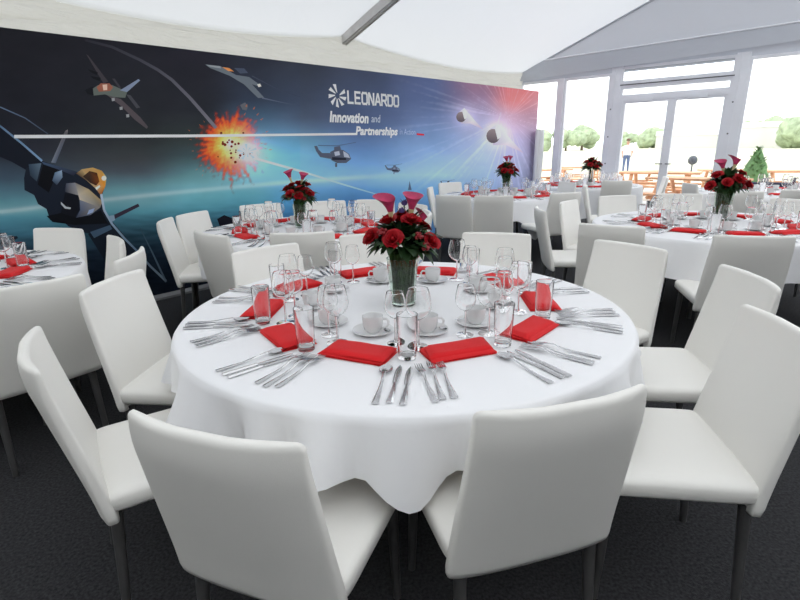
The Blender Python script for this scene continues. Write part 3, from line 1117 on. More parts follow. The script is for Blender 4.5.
GROUPS = dict(front='chairs around the front table', jet='chairs around the table below the big jet', blast='chairs around the table before the printed explosion',
              pods='chairs around the table at the far end of the mural', near='chairs around the table on the window side',
              doors='chairs around the table by the glass doors', corner='chairs around the table before the widest window')
TABLES = dict(front=((0.015, 2.05), 0.915), jet=((-2.77, 2.69), 0.88), blast=((-0.80, 4.33), 0.88), pods=((1.53, 7.2), 0.89),
              doors=((3.2, 8.75), 0.90), near=((2.66, 4.2), 0.96), corner=((5.02, 7.0), 0.89))
DESC = dict(front='front table', jet='table below the big printed jet', blast='table before the printed explosion',
            pods='table at the mural\'s far end', doors='table by the glass doors',
            near='table with the tallest vase', corner='table before the widest window')

G = 'chairs around the front table'
chair(-0.393, 0.862, 20, 'white chair with its back to the camera, seven o\'clock place, front table', G)
chair(0.362, 0.953, -16, 'white chair with its back to the camera, five o\'clock place, front table', G)
chair(1.16, 1.40, -82, 'white chair cut by the frame, at the four o\'clock place of the front table', G)
chair(1.455, 1.985, -84, 'white chair behind the cut-off chair, at the three o\'clock place of the front table', G)
chair(1.275, 2.70, -124, 'white chair turned to the camera, at the two o\'clock place of the front table', G)
chair(0.62, 3.15, 197, 'white chair facing the camera across the front table, at its one o\'clock place', G)
chair(-0.17, 3.20, 172, 'white chair mostly hidden behind the front bouquet, across the front table', G)
chair(-0.75, 2.78, 134, 'white chair facing the camera at the ten o\'clock place of the front table', G)
chair(-1.26, 2.10, 95, 'white chair with its seat showing, at the nine o\'clock place of the front table', G)
chair(-1.066, 1.327, 56, 'white chair seen edge-on, at the eight o\'clock place of the front table', G)
G = 'chairs around the table below the big jet'
chair(-1.57, 2.06, -50, 'white chair with its back to the camera, at the table cut off by the frame', G)
chair(-2.50, 3.68, 192, 'white chair straight in front of the big printed jet, facing the camera', G)
chair(-1.80, 3.19, 232, 'narrow-looking white chair turned away at an angle, right below the jet\'s wing', G)
chair(-1.45, 2.70, -99, 'white chair seen edge-on with curved back, between two tables near the jet', G)
G = 'chairs around the table before the printed explosion'
chair(-1.90, 4.04, 80, 'white chair with seat and dark legs in view, first in front of the mural', G)
chair(-1.86, 4.50, 106, 'white chair just behind the one with its legs in view, before the mural', G)
chair(-1.28, 3.33, 40, 'white chair seen from behind, nearest chair of the table before the explosion', G)
chair(-0.66, 3.41, -6, 'white chair seen from behind, directly below the vase before the explosion', G)
chair(-1.32, 5.04, 146, 'white chair facing the camera behind glasses, under the printed explosion', G)
chair(-0.78, 5.24, 166, 'white chair facing the camera, just right of the vase before the explosion', G)
chair(-0.24, 5.42, 196, 'white chair facing the camera, just behind the pink callas of the front bouquet', G)
chair(0.16, 4.95, 232, 'white chair half hidden by the front bouquet\'s right side', G)
chair(0.26, 4.30, -92, 'white chair seen edge-on, right of the front bouquet', G)
G = 'chairs around the table at the far end of the mural'
chair(0.61, 5.76, 28, 'left one of two white chairs with backs turned before the far vase', G)
chair(1.06, 5.64, 12, 'right one of two white chairs with backs turned before the far vase', G)
chair(0.80, 7.95, 150, 'white chair at the mural under the tiny printed helicopter', G)
chair(0.42, 6.95, 100, 'white chair side-on at the mural, above the front bouquet\'s calla', G)
chair(1.95, 5.86, -20, 'white chair from behind, between the far vase and the edge-on chair', G)
chair(2.52, 7.55, -105, 'white chair facing the mural side, just left of the clear vase\'s table', G)
G = 'chairs around the table on the window side'
chair(1.22, 4.40, 96, 'white chair seen side-on with its seat towards the windows, beyond the front table', G)
chair(1.655, 4.97, 130, 'white chair facing the camera, next behind the side-on chair', G)
chair(1.43, 3.37, 36, 'white chair from behind at the near corner of the window-side table', G)
chair(2.08, 2.88, 13, 'large white chair from behind, in front of the tall vase\'s table', G)
chair(2.33, 5.42, 172, 'white chair facing the camera, left of the red napkins on the window-side table', G)
chair(3.05, 5.50, 196, 'white chair facing the camera, behind the tall vase on its mural side', G)
chair(3.75, 4.75, 245, 'white chair facing the camera at the frame edge, beside the tall vase\'s table', G)
G = 'chairs around the table by the glass doors'
chair(3.30, 7.72, 10, 'white chair from behind, right of the clear vase', G)
chair(4.38, 8.35, -70, 'white chair leaning away, by the centre of the glass doors', G)
chair(2.50, 6.85, 112, 'white chair side-on between the window-side table and the clear vase', G)
G = 'chairs around the table before the widest window'
chair(3.82, 5.62, 14, 'white chair from behind, just right of the tall vase', G)
chair(3.95, 6.95, 95, 'small white chair beyond the tall vase\'s flowers, left side', G)
chair(4.55, 5.75, -8, 'white chair from behind at the frame edge before the crowded table', G)


# ------------------------------------------------------------------ tables and cloths
PUCKER = dict(front=((-105, 0.035, 3), (-112, -0.04, 3.5), (-98, -0.03, 3), (-118, 0.03, 3), (-80, -0.035, 3.5), (-74, 0.03, 3), (-66, -0.03, 3.5),
                     (-140, 0.035, 4), (-150, -0.03, 4), (-45, 0.03, 4), (-35, -0.03, 4)))


def table(key, drop, corners, seed):
    (cx, cy), R = TABLES[key]
    rnd = random.Random(seed)
    b = MB()
    b.lathe([(0.02, 0.722), (R - 0.03, 0.722), (R - 0.015, 0.73), (R - 0.015, 0.742), (R - 0.03, 0.748), (0.02, 0.748)], 64, cap0=True, cap1=True)
    t = empty('round_table', (cx, cy, 0))
    tag(t, 'round table hidden under its white cloth, the ' + DESC[key], 'table', None)
    b.build('table_top', M['table'], t)
    for i in range(4):
        a = PI / 4 + i * PI / 2
        b = MB()
        b.tube([(0.34 * math.cos(a), 0.34 * math.sin(a), 0), (0.30 * math.cos(a), 0.30 * math.sin(a), 0.724)], 0.018, 10)
        b.build('leg', M['leg'], t)
    n = 200
    ph = [rnd.uniform(0, 2 * PI) for _ in range(6)]
    rows = [(0.0, 0.0), (0.5, 0), (0.8, 0), (0.95, 0), (0.985, 0.0), (0.996, 0.002), (1.0, 0.006)]
    rings = []
    for f, dz in rows:
        rings.append([(f * R * math.cos(2 * PI * i / n), f * R * math.sin(2 * PI * i / n), 0.7535 - dz +
                       (0.0015 * noise.noise((3 * f * math.cos(2 * PI * i / n), 3 * f * math.sin(2 * PI * i / n), seed)) if f < 0.98 else 0)) for i in range(n)])
    nt_ = 16
    for k in range(1, nt_ + 1):
        t_ = k / nt_
        ring = []
        for i in range(n):
            a = 2 * PI * i / n
            L = drop + (0.35 if key == 'front' else 1) * (0.018 * math.sin(3 * a + ph[0]) + 0.012 * math.sin(7 * a + ph[1]))
            fold = 0.0
            for (ca, cl, cwid) in corners:
                dd = (a - math.radians(ca) + PI) % (2 * PI) - PI
                g = math.exp(-(dd / math.radians(cwid)) ** 2)
                L += cl * g
                fold += 0.05 * g * (0.6 + 0.8 * math.cos(dd * 26))
            amp = t_ ** 1.2
            bun = sum(g_ * math.exp(-(((a - math.radians(c_) + PI) % (2 * PI) - PI) / math.radians(w_)) ** 2) for c_, g_, w_ in PUCKER.get(key, ()))
            wav = (1.5 if key == 'front' else 1.0) * (bun + 0.020 * math.sin(11 * a + ph[2]) + 0.016 * math.sin(17 * a + ph[3] + 0.8 * math.sin(3 * a)) + 0.010 * math.sin(29 * a + ph[4]))
            r = R + 0.006 + 0.018 * t_ + amp * (wav * (1.0 if key == 'front' else 0.5) + fold * (0.6 if key == 'front' else 0.45))
            z = 0.7475 - L * t_
            ring.append((r * math.cos(a), r * math.sin(a), max(z, 0.03)))
        rings.append(ring)
    b = MB()
    b.loft(rings[1:], cap0=True, cap1=False)
    o = b.build('tablecloth', M['cloth'], auto=None)
    o.location = (cx, cy, 0)
    tag(o, 'white cloth draped over the ' + DESC[key], 'tablecloth')


# corners: angle from +X counter-clockwise, extra length, half width
table('front', 0.170, [(-88, 0.095, 7), (-168, 0.05, 9), (-20, 0.03, 9)], 3)
table('jet', 0.258, [(-42, 0.38, 10), (48, 0.3, 10), (138, 0.3, 10), (-132, 0.3, 10)], 5)
table('blast', 0.258, [(-97, 0.3, 9), (-7, 0.3, 9), (83, 0.3, 9), (173, 0.3, 9)], 7)
table('pods', 0.258, [(-78, 0.25, 8), (12, 0.3, 9), (102, 0.3, 9), (-168, 0.3, 9)], 9)
table('doors', 0.45, [(-50, 0.2, 12), (40, 0.2, 12), (130, 0.2, 12), (-140, 0.2, 12)], 11)
table('near', 0.258, [(-112, 0.12, 8), (-43, 0.3, 10), (47, 0.3, 10), (137, 0.3, 10)], 13)
table('corner', 0.258, [(-90, 0.3, 10), (0, 0.3, 10), (90, 0.3, 10), (180, 0.3, 10)], 15)
ZT = 0.7555


# ------------------------------------------------------------------ tableware
def flat_prof(bm, prof, zf, th=0.0022):
    """a bar of changing width along y: prof = [(y, half width)], zf(y) height"""
    loops = []
    for y, w in prof:
        z = zf(y)
        loops.append([(-w, y, z), (-w * 0.5, y, z + th), (w * 0.5, y, z + th), (w, y, z), (w * 0.5, y, z - th * 0.3), (-w * 0.5, y, z - th * 0.3)])
    bm.loft(loops)


def make_fork():
    b = MB()
    zf = lambda y: 0.0025 + 0.012 * math.exp(-((y - 0.045) / 0.035) ** 2) + (0.004 * max(0, (y - 0.09) / 0.035) ** 2)
    flat_prof(b, [(-0.118, 0.0095), (-0.112, 0.0105), (-0.08, 0.009), (-0.03, 0.0055), (0.01, 0.0035), (0.035, 0.004), (0.05, 0.009), (0.062, 0.0125), (0.072, 0.0128)], zf)
    for i in range(4):
        x = -0.0098 + i * 0.00653
        loops = []
        for y, w in ((0.070, 0.0024), (0.1, 0.002), (0.125, 0.0010)):
            z = zf(y)
            loops.append([(x - w, y, z), (x - w, y, z + 0.002), (x + w, y, z + 0.002), (x + w, y, z)])
        b.loft(loops)
    return b.build('fork', M['steel'])


def make_knife():
    b = MB()
    flat_prof(b, [(-0.118, 0.0085), (-0.112, 0.0098), (-0.06, 0.0085), (-0.012, 0.006), (-0.004, 0.005)], lambda y: 0.0025, 0.0045)
    flat_prof(b, [(-0.006, 0.005), (0.012, 0.0085), (0.06, 0.0105), (0.095, 0.0095), (0.115, 0.006), (0.123, 0.001)], lambda y: 0.002, 0.0018)
    return b.build('knife', M['steel'])


def make_spoon():
    b = MB()
    zf = lambda y: 0.0025 + 0.012 * math.exp(-((y - 0.045) / 0.03) ** 2)
    flat_prof(b, [(-0.118, 0.009), (-0.112, 0.0102), (-0.08, 0.0085), (-0.03, 0.0055), (0.02, 0.0035), (0.055, 0.0045), (0.066, 0.006)], zf)
    loops = []
    for (rx, ry, z) in ((0.021, 0.032, 0.010), (0.0195, 0.030, 0.0095), (0.016, 0.024, 0.006), (0.009, 0.014, 0.0035), (0.002, 0.003, 0.003)):
        loops.append([(rx * math.cos(t * PI / 10), 0.092 + ry * math.sin(t * PI / 10), z) for t in range(20)])
    b.loft(loops, cap0=False)
    loops = [[(x, y, z - 0.0012) for x, y, z in l] for l in loops]
    b.loft(loops[::-1], cap1=False)
    return b.build('spoon', M['steel'])


def make_teaspoon():
    o = make_spoon()
    o.name = 'teaspoon'
    return o


def make_napkin(fold=0):
    """a folded napkin: three flaps stacked, the top ones rolled over at the folded edge"""
    root = MB()
    W_, D_ = 0.235, 0.128

    def flap(z, w, d, ox, oy, sk, puff):
        nx, ny = 14, 9
        top, bot = [], []
        for j in range(ny + 1):
            for i in range(nx + 1):
                u, v = i / nx - 0.5, j / ny - 0.5
                x = ox + u * w + sk * v
                y = oy + v * d
                e = min(1, (0.5 - abs(v)) * 10) ** 0.5 * min(1, (0.5 - abs(u)) * 14) ** 0.5
                zz = z + puff * e + 0.003 * noise.noise((x * 14 + fold * 7, y * 14, z * 80))
                top.append((x, y, zz + 0.0035 * e))
                bot.append((x, y, z - 0.0005))
        o = len(root.v)
        n_ = (nx + 1) * (ny + 1)
        fs_ = []
        for j in range(ny):
            for i in range(nx):
                a = j * (nx + 1) + i
                fs_.append((a, a + 1, a + nx + 2, a + nx + 1))
                fs_.append((n_ + a, n_ + a + nx + 1, n_ + a + nx + 2, n_ + a + 1))
        edge = [i for i in range(nx)] + [nx + j * (nx + 1) for j in range(ny)] + [ny * (nx + 1) + nx - i for i in range(nx)] + [(ny - j) * (nx + 1) for j in range(ny)]
        for q in range(len(edge)):
            a, c = edge[q], edge[(q + 1) % len(edge)]
            fs_.append((a, n_ + a, n_ + c, c))
        root.add(top + bot, fs_)
    flap(0.001, W_, D_, 0, 0, 0.0, 0.003)
    flap(0.0075, W_ * 0.985, D_ * 0.97, -0.002, -0.003, 0.004, 0.003)
    flap(0.0135, W_ * 0.97, D_ * (0.95 if fold == 0 else 0.8), 0.003, 0.001, -0.004 if fold == 0 else 0.02, 0.0055)
    return root.build('napkin', M['red'], auto=60)


def glass_parts(name, bowl, stem, foot, seg):
    o = MB()
    o.lathe(bowl, seg)
    root = o.build(name, M['glass'], auto=28)
    if stem:
        s = MB()
        s.lathe(stem, max(8, seg // 2))
        s.build('stem', M['glass'], root, auto=40)
        f = MB()
        f.lathe(foot, seg)
        f.build('foot', M['glass'], root, auto=28)
    return root


def wine_shape(H, zb, rmax, rrim, zmax):
    pts = []
    for i in range(11):
        t = i / 10
        z = zb + (H - zb) * t
        if z < zmax:
            u = (z - zb) / (zmax - zb)
            r = rmax * math.sin(PI / 2 * min(1, u)) ** 0.62
        else:
            u = (z - zmax) / (H - zmax)
            r = rmax - (rmax - rrim) * u ** 1.7
        pts.append((max(r, 0.004), z))
    inner = [(max(r - 0.0013, 0.0008), z + (0.001 if i == 0 else 0)) for i, (r, z) in enumerate(pts)]
    bowl = pts + [(rrim - 0.0006, H + 0.0008)] + inner[::-1]
    stem = [(0.0042, zb + 0.002), (0.0036, zb - 0.012), (0.0034, 0.03), (0.005, 0.010), (0.009, 0.005)]
    foot = [(0.009, 0.005), (0.022, 0.0035), (rmax * 0.84, 0.0022), (rmax * 0.84, 0.0006), (0.002, 0.0006)]
    return bowl, stem, foot


TUMBLER = [(0.001, 0.001), (0.0275, 0.001), (0.0295, 0.003), (0.0315, 0.06), (0.0345, 0.150), (0.0342, 0.1512), (0.0332, 0.150), (0.0302, 0.06), (0.0272, 0.018), (0.024, 0.0155), (0.001, 0.015)]


def joined_glass(name, shape, seg):
    b = MB()
    bowl, stem, foot = shape
    b.lathe(bowl, seg)
    b.lathe(stem, 6)
    b.lathe(foot, seg)
    return b.build(name, M['glass'], auto=28)


BALLOON = wine_shape(0.208, 0.098, 0.045, 0.034, 0.145)
SLIM = wine_shape(0.188, 0.092, 0.0375, 0.029, 0.132)


def make_cup():
    b = MB()
    prof = [(0.002, 0.0), (0.022, 0.0), (0.024, 0.003), (0.033, 0.012), (0.037, 0.03), (0.039, 0.062), (0.0385, 0.0632), (0.037, 0.062), (0.035, 0.03), (0.030, 0.014), (0.002, 0.008)]
    b.lathe(prof, 28)
    o = b.build('coffee_cup', M['china'])
    h = MB()
    pts = [(0.0365, 0, 0.051), (0.052, 0, 0.053), (0.060, 0, 0.043), (0.058, 0, 0.030), (0.048, 0, 0.020), (0.035, 0, 0.018)]
    h.tube(pts, 0.0042, 8)
    h.build('cup_handle', M['china'], o)
    return o


def make_saucer():
    b = MB()
    b.lathe([(0.002, 0.001), (0.04, 0.0005), (0.045, 0.003), (0.070, 0.0105), (0.077, 0.014), (0.0765, 0.0152), (0.069, 0.0125), (0.044, 0.0058), (0.030, 0.0045), (0.002, 0.0045)], 32)
    return b.build('saucer', M['china'])


K = dict(fork=Kind(make_fork), knife=Kind(make_knife), spoon=Kind(make_spoon), teaspoon=Kind(make_teaspoon), napkin=Kind(lambda: make_napkin(0)), napkin2=Kind(lambda: make_napkin(1)),
         balloon=Kind(lambda: glass_parts('red_wine_glass', *BALLOON, 28)), slim=Kind(lambda: glass_parts('white_wine_glass', *SLIM, 28)),
         tumbler=Kind(lambda: glass_parts('tumbler', TUMBLER, None, None, 28)),
         fballoon=Kind(lambda: joined_glass('red_wine_glass', BALLOON, 16)), fslim=Kind(lambda: joined_glass('white_wine_glass', SLIM, 16)),
         ftumbler=Kind(lambda: glass_parts('tumbler', TUMBLER, None, None, 16)), cup=Kind(make_cup), saucer=Kind(make_saucer))
HOURS = 'twelve one two three four five six seven eight nine ten eleven'.split()


def setting(key, ang, far, rnd, full=True):
    """one cover; ang: seat angle from the camera side of the table, counter-clockwise seen from above"""
    (cx, cy), R = TABLES[key]
    base = 0.0
    if key != 'front':
        base = math.atan2(-cx, cy) * 1.0
        base = -math.atan2(cx, cy)
    a = math.radians(ang) + base
    hour = HOURS[round((6 - ang / 30) % 12) % 12]
    where = ", %s o'clock place, %s" % (hour, DESC[key])
    sh = 0.06 * (1 - math.cos(math.radians(ang))) if key == 'front' else 0.03
    jig = 1.0 if key == 'front' else 1.6

    def at(r, t, z=ZT):
        r += rnd.uniform(-0.008, 0.008) * jig
        t += rnd.uniform(-0.008, 0.008) * jig
        return (cx + r * math.sin(a) + t * math.cos(a), cy - r * math.cos(a) + t * math.sin(a), z)

    def put(kind, r, t, rz, label, cat, group, z=ZT):
        return K[kind].put(at(r, t, z), a + rz, label + where, cat, group + ' on the ' + DESC[key])
    nk = 'napkin2' if rnd.random() < 0.35 else 'napkin'
    put(nk, 0.53 + sh, rnd.uniform(-0.02, 0.03), math.radians(rnd.uniform(-9, 9)), 'folded red napkin', 'napkin', 'red napkins')
    p = 'f' if far else ''
    put(p + 'tumbler', 0.525 + sh * 0.6, 0.175, 0, 'clear straight tumbler', 'glass', 'tumblers')
    put(p + 'balloon', 0.415 + sh * 0.8, 0.19, rnd.uniform(0, 6), 'round-bowled red wine glass', 'glass', 'red wine glasses')
    put(p + 'slim', 0.40 + sh * 0.8, 0.098, rnd.uniform(0, 6), 'smaller white wine glass', 'glass', 'white wine glasses')
    q = at(0.325 + sh * 1.1, -0.02)
    sa_ = a + rnd.uniform(-0.5, 0.3)
    K['saucer'].put(q, sa_, 'white saucer under the coffee cup' + where, 'saucer', 'saucers on the ' + DESC[key])
    K['cup'].put((q[0], q[1], q[2] + 0.0046), sa_ + rnd.uniform(-0.3, 0.3), 'white coffee cup' + where, 'cup', 'coffee cups on the ' + DESC[key])
    c = math.radians
    cr = 0.71 + sh * 0.6
    fa = rnd.uniform(-11, 13)
    ft = -0.132 + 0.0008 * fa
    ka = rnd.uniform(4, 11)
    put('fork', cr - 0.003, ft - 0.034, c(fa + rnd.uniform(-3, 3)), 'outermost steel fork', 'fork', 'forks')
    put('fork', cr, ft, c(fa + rnd.uniform(-3, 3)), 'middle steel fork', 'fork', 'forks') if full else None
    put('fork', cr - 0.006, ft + 0.034, c(fa + rnd.uniform(-3, 3)), 'innermost steel fork by the napkin', 'fork', 'forks')
    put('spoon', cr + 0.006, 0.152, c(ka + rnd.uniform(-2, 2)), 'steel soup spoon', 'spoon', 'soup spoons')
    put('knife', cr, 0.190, c(ka + rnd.uniform(-2, 2)), 'inner steel knife by the spoon', 'knife', 'knives')
    put('knife', cr - 0.004, 0.224, c(ka + rnd.uniform(-2, 2)), 'outer steel knife', 'knife', 'knives') if full else None
    if key == 'front':
        r0 = sa_ + 0.9
        K['teaspoon'].put((q[0] + 0.035 * math.cos(r0) , q[1] + 0.035 * math.sin(r0), q[2] + 0.0125), r0 + PI / 2 + PI / 2.2,
                          'small teaspoon lying on the saucer' + where, 'teaspoon', 'teaspoons on the ' + DESC[key], scale=0.55)


rnd = random.Random(21)
for k_ in range(10):
    setting('front', 18 + 36 * k_, False, rnd)
for key in ('jet', 'blast', 'near'):
    for k_ in range(10):
        setting(key, 18 + 36 * k_, True, rnd)
for key in ('pods', 'doors', 'corner'):
    for k_ in range(10):
        setting(key, 18 + 36 * k_, True, rnd, full=False)


# ------------------------------------------------------------------ flower arrangements
def petal(bm, c, R, h, a, spread, tilt, curl):
    """one curved petal standing around the axis of a bloom"""
    nu, nv = 6, 5
    vs_, fs_ = [], []
    for j in range(nv + 1):
        v = j / nv
        for i in range(nu + 1):
            u = i / nu - 0.5
            ang = a + u * spread * (0.55 + 0.9 * math.sin(PI * min(1, v * 0.62 + 0.12)))
            r = R * (0.35 + 0.65 * v ** 0.7) + tilt * v ** 1.4 + curl * max(0, v - 0.72) * 2
            z = h * v * (1 - 0.30 * (2 * u) ** 2 * v) - curl * max(0, v - 0.75) * 1.0
            vs_.append((c[0] + r * math.cos(ang), c[1] + r * math.sin(ang), c[2] + z))
    for j in range(nv):
        for i in range(nu):
            q = j * (nu + 1) + i
            fs_.append((q, q + 1, q + nu + 2, q + nu + 1))
    bm.add(vs_, fs_)


def make_rose():
    b = MB()
    rr = random.Random(4)
    b.lathe([(0.001, 0.036), (0.006, 0.034), (0.010, 0.022), (0.008, 0.004), (0.001, 0.0)], 10)
    for k, (n, R, h, t, cu) in enumerate(((3, 0.009, 0.040, 0.000, 0.000), (3, 0.014, 0.042, 0.001, 0.003), (4, 0.019, 0.041, 0.003, 0.006), (5, 0.024, 0.040, 0.003, 0.007), (5, 0.027, 0.037, 0.005, 0.010), (5, 0.030, 0.032, 0.008, 0.012))):
        for i in range(n):
            petal(b, (0, 0, 0), R * rr.uniform(0.9, 1.06), h * rr.uniform(0.84, 1.1), 2 * PI * i / n + k * 0.7 + rr.uniform(-.22, .22), 2 * PI / n * rr.uniform(1.2, 1.5), t * rr.uniform(0.5, 1.6), cu * rr.uniform(0.6, 1.5))
    o = b.build('rose', M['rose'], auto=None)
    s = MB()
    s.tube([(0, 0, -0.06), (0, 0, 0.004)], 0.003, 6)
    for i in range(5):
        a = i * 1.257
        s.add([(0.004 * math.cos(a + 1), 0.004 * math.sin(a + 1), 0), (0.02 * math.cos(a), 0.02 * math.sin(a), -0.004), (0.004 * math.cos(a - 1), 0.004 * math.sin(a - 1), 0.0)], [(0, 1, 2)])
    s.build('stem', M['stem'], o)
    return o


def make_calla():
    """a trumpet-shaped spathe with one long flaring lip"""
    b = MB()
    loops = []
    N_ = 24
    for k in range(13):
        v = k / 12
        r = 0.006 + 0.007 * v + 0.021 * v ** 2.4
        loop = []
        for i in range(N_):
            a = 2 * PI * i / N_
            lip = 0.5 + 0.5 * math.cos(a)
            rr = r * (1 + 1.15 * lip ** 2 * v ** 4)
            z = 0.105 * v + 0.024 * (lip - 0.35) * v ** 3
            loop.append((rr * math.cos(a) + 0.012 * v ** 3, rr * math.sin(a), z))
        loops.append(loop)
    b.loft(loops, cap0=True, cap1=False)
    o = b.build('calla_lily', M['calla'], auto=None)
    s = MB()
    s.lathe([(0.001, 0.078), (0.004, 0.07), (0.0045, 0.03)], 8)
    s.build('spadix', M['yellow'], o)
    s = MB()
    s.lathe([(0.0064, -0.004), (0.0070, 0.008), (0.0092, 0.022), (0.0112, 0.036), (0.0136, 0.050)], 12)
    s.build('throat', M['yellow'], o)
    s = MB()
    s.tube([(0, 0, -0.15), (0.003, 0, -0.06), (0, 0, 0.004)], 0.0045, 8)
    s.build('stem', M['stem'], o)
    return o


def make_berries():
    b = MB()
    rr = random.Random(9)
    for i in range(7):
        a, e = i * 2.4, rr.uniform(0.2, 1.0)
        c = (0.020 * math.cos(a) * e, 0.020 * math.sin(a) * e, 0.012 + 0.014 * (1 - e) + rr.uniform(-.003, .006))
        b.lathe([(0.0005, -0.0085), (0.0055, -0.0065), (0.0085, 0.0), (0.0055, 0.0065), (0.0005, 0.0085)], 10, c)
    o = b.build('berry_sprig', M['berry'], auto=None)
    s = MB()
    s.tube([(0, 0, -0.05), (0, 0, 0.01)], 0.0025, 6)
    s.build('stem', M['stem'], o)
    return o


def make_thistle():
    b = MB()
    rr = random.Random(2)
    b.lathe([(0.0005, -0.012), (0.010, -0.008), (0.013, 0.0), (0.010, 0.008), (0.0005, 0.013)], 12)
    for i in range(26):
        z = -0.01 + 0.02 * i / 26
        a = i * 2.4
        b.add([(0.009 * math.cos(a + .3), 0.009 * math.sin(a + .3), z), (0.024 * math.cos(a), 0.024 * math.sin(a), z + 0.012), (0.009 * math.cos(a - .3), 0.009 * math.sin(a - .3), z)], [(0, 1, 2)])
    o = b.build('thistle', M['purple'])
    s = MB()
    s.tube([(0, 0, -0.12), (0, 0, -0.01)], 0.0025, 6)
    s.build('stem', M['stem'], o)
    return o


ROSE, CALLA, BERRY, THISTLE = Kind(make_rose), Kind(make_calla), Kind(make_berries), Kind(make_thistle)


def vase_mesh(rb, rt, h):
    b = MB()
    n = 36
    prof = [(0.001, 0.001), (rb - 0.004, 0.001), (rb, 0.004), (rb + (rt - rb) * 0.5, h * 0.5), (rt, h), (rt - 0.002, h + 0.001), (rt - 0.004, h), (rb + (rt - rb) * 0.5 - 0.004, h * 0.5), (rb - 0.005, 0.014), (0.001, 0.013)]
    b.lathe(prof, n)
    return b


def leaf_blade(bm, p, d, L, w, up, droop):
    d = d.normalized()
    side = d.cross(Vector((0, 0, 1)))
    if side.length < 1e-3:
        side = Vector((1, 0, 0))
    side.normalize()
    nrm = side.cross(d)
    vs_, fs_ = [], []
    n_ = 6
    for i in range(n_ + 1):
        t = i / n_
        ww = w * math.sin(PI * min(1, 0.08 + t * 0.92)) ** 0.8 * (1 - 0.25 * t)
        c = p + d * (L * t) + nrm * (up * math.sin(PI * t)) - Vector((0, 0, droop * t * t))
        vs_ += [c - side * ww + nrm * ww * 0.35, c, c + side * ww + nrm * ww * 0.35]
    for i in range(n_):
        a = i * 3
        fs_ += [(a, a + 1, a + 4, a + 3), (a + 1, a + 2, a + 5, a + 4)]
    bm.add(vs_, fs_)


def aim(d):
    return Vector(d).normalized().to_track_quat('Z', 'Y').to_euler()


def bouquet(x, y, key, rb, rt, h, sc_, roses, callas, berries, who, thistles=(), clear=False):
    z0 = ZT
    o = vase_mesh(rb, rt, h).build('vase', M['glass' if clear else 'vase'])
    o.location = (x, y, z0)
    tag(o, 'clear glass vase of flowers standing on the ' + DESC[key], 'vase', 'flower vases')
    rr = random.Random(hash(key) % 1000 if False else len(key) * 7 + 3)
    b = MB()
    for i in range(150 if not clear else 12):
        a, q = rr.uniform(0, 2 * PI), math.sqrt(rr.uniform(0, 1))
        b2, q2 = a + rr.uniform(-0.5, 0.5), math.sqrt(rr.uniform(0, 1))
        b.tube([(q * (rb - 0.0095) * math.cos(a), q * (rb - 0.0095) * math.sin(a), 0.018),
                ((q2 * (rt - 0.0095)) * math.cos(b2), (q2 * (rt - 0.0095)) * math.sin(b2), h + 0.03)], 0.0052, 6)
    o = b.build('flower_stems', M['stem'])
    o.location = (x, y, z0)
    tag(o, 'bundle of green stems inside the vase on the ' + DESC[key], 'flower stems', kind='stuff')
    b = MB()
    for i in range(215):
        a = rr.uniform(0, 2 * PI)
        el = rr.uniform(-0.30, 1.2) if i % 2 else rr.uniform(-0.15, 0.6)
        d = Vector((math.cos(a) * math.cos(el), math.sin(a) * math.cos(el), math.sin(el)))
        p = Vector((0, 0, h + 0.055)) * 1.0 + d * rr.uniform(0.02, 0.085) * sc_
        leaf_blade(b, p, d, rr.uniform(0.06, 0.105) * sc_, rr.uniform(0.019, 0.031) * sc_, 0.01, rr.uniform(0, 0.035) if el < 0.5 else 0)
    o = b.build('foliage', M['leaf'], auto=None)
    o.location = (x, y, z0)
    tag(o, 'dark green leaves around the roses of the bouquet on the ' + DESC[key], 'foliage', kind='stuff')
    top = z0 + h
    g = 'in the bouquet, ' + DESC[key]
    for i, (dx, dz, dy, s_) in enumerate(roses):
        p = Vector((dx, dy, dz)) * sc_
        d = Vector((dx, dy, max(0.01, dz - 0.05)))
        side = ('front' if dy < -0.02 else 'back' if dy > 0.02 else 'middle')
        lr = ('mural-side' if dx < -0.02 else 'window-side' if dx > 0.02 else 'central')
        hgt = 'high' if dz > 0.13 else 'low' if dz < 0.085 else 'mid-height'
        ROSE.put((x + p.x, y + p.y, top + p.z), 0, '%s %s %s deep red rose %s' % (hgt, lr, side, g), 'rose', 'red roses ' + g, rot=aim(d + Vector((0, -0.03, 0.09))), scale=s_ * sc_ * 0.86)
    for i, (dx, dz, dy, ax, ay, az_, roll, s_) in enumerate(callas):
        q = (Vector((ax, ay, az_)).normalized().to_track_quat('Z', 'Y') @ Matrix.Rotation(math.radians(roll), 3, 'Z').to_quaternion()).to_euler()
        CALLA.put((x + dx * sc_, y + dy * sc_, top + dz * sc_), 0, 'pink calla lily, %s %s' % (('one nearer the mural', 'one nearer the windows', 'smallest one')[i], g), 'flower',
                  'calla lilies ' + g, rot=q, scale=s_ * sc_ * 0.92)
    for i, (dx, dz, dy) in enumerate(berries):
        BERRY.put((x + dx * sc_, y + dy * sc_, top + dz * sc_), 0, 'sprig of red berries, %s %s' % (('upper one', 'lower one', 'mural-side one', 'rear one')[i], g), 'berries',
                  'berry sprigs ' + g, rot=aim((dx, dy - 0.03, dz - 0.03)), scale=sc_)
    for i, (dx, dz, dy) in enumerate(thistles):
        THISTLE.put((x + dx * sc_, y + dy * sc_, top + dz * sc_), 0, '%s spiky purple thistle between the callas ' % ('lower', 'upper')[i] + g, 'flower', None, scale=sc_)


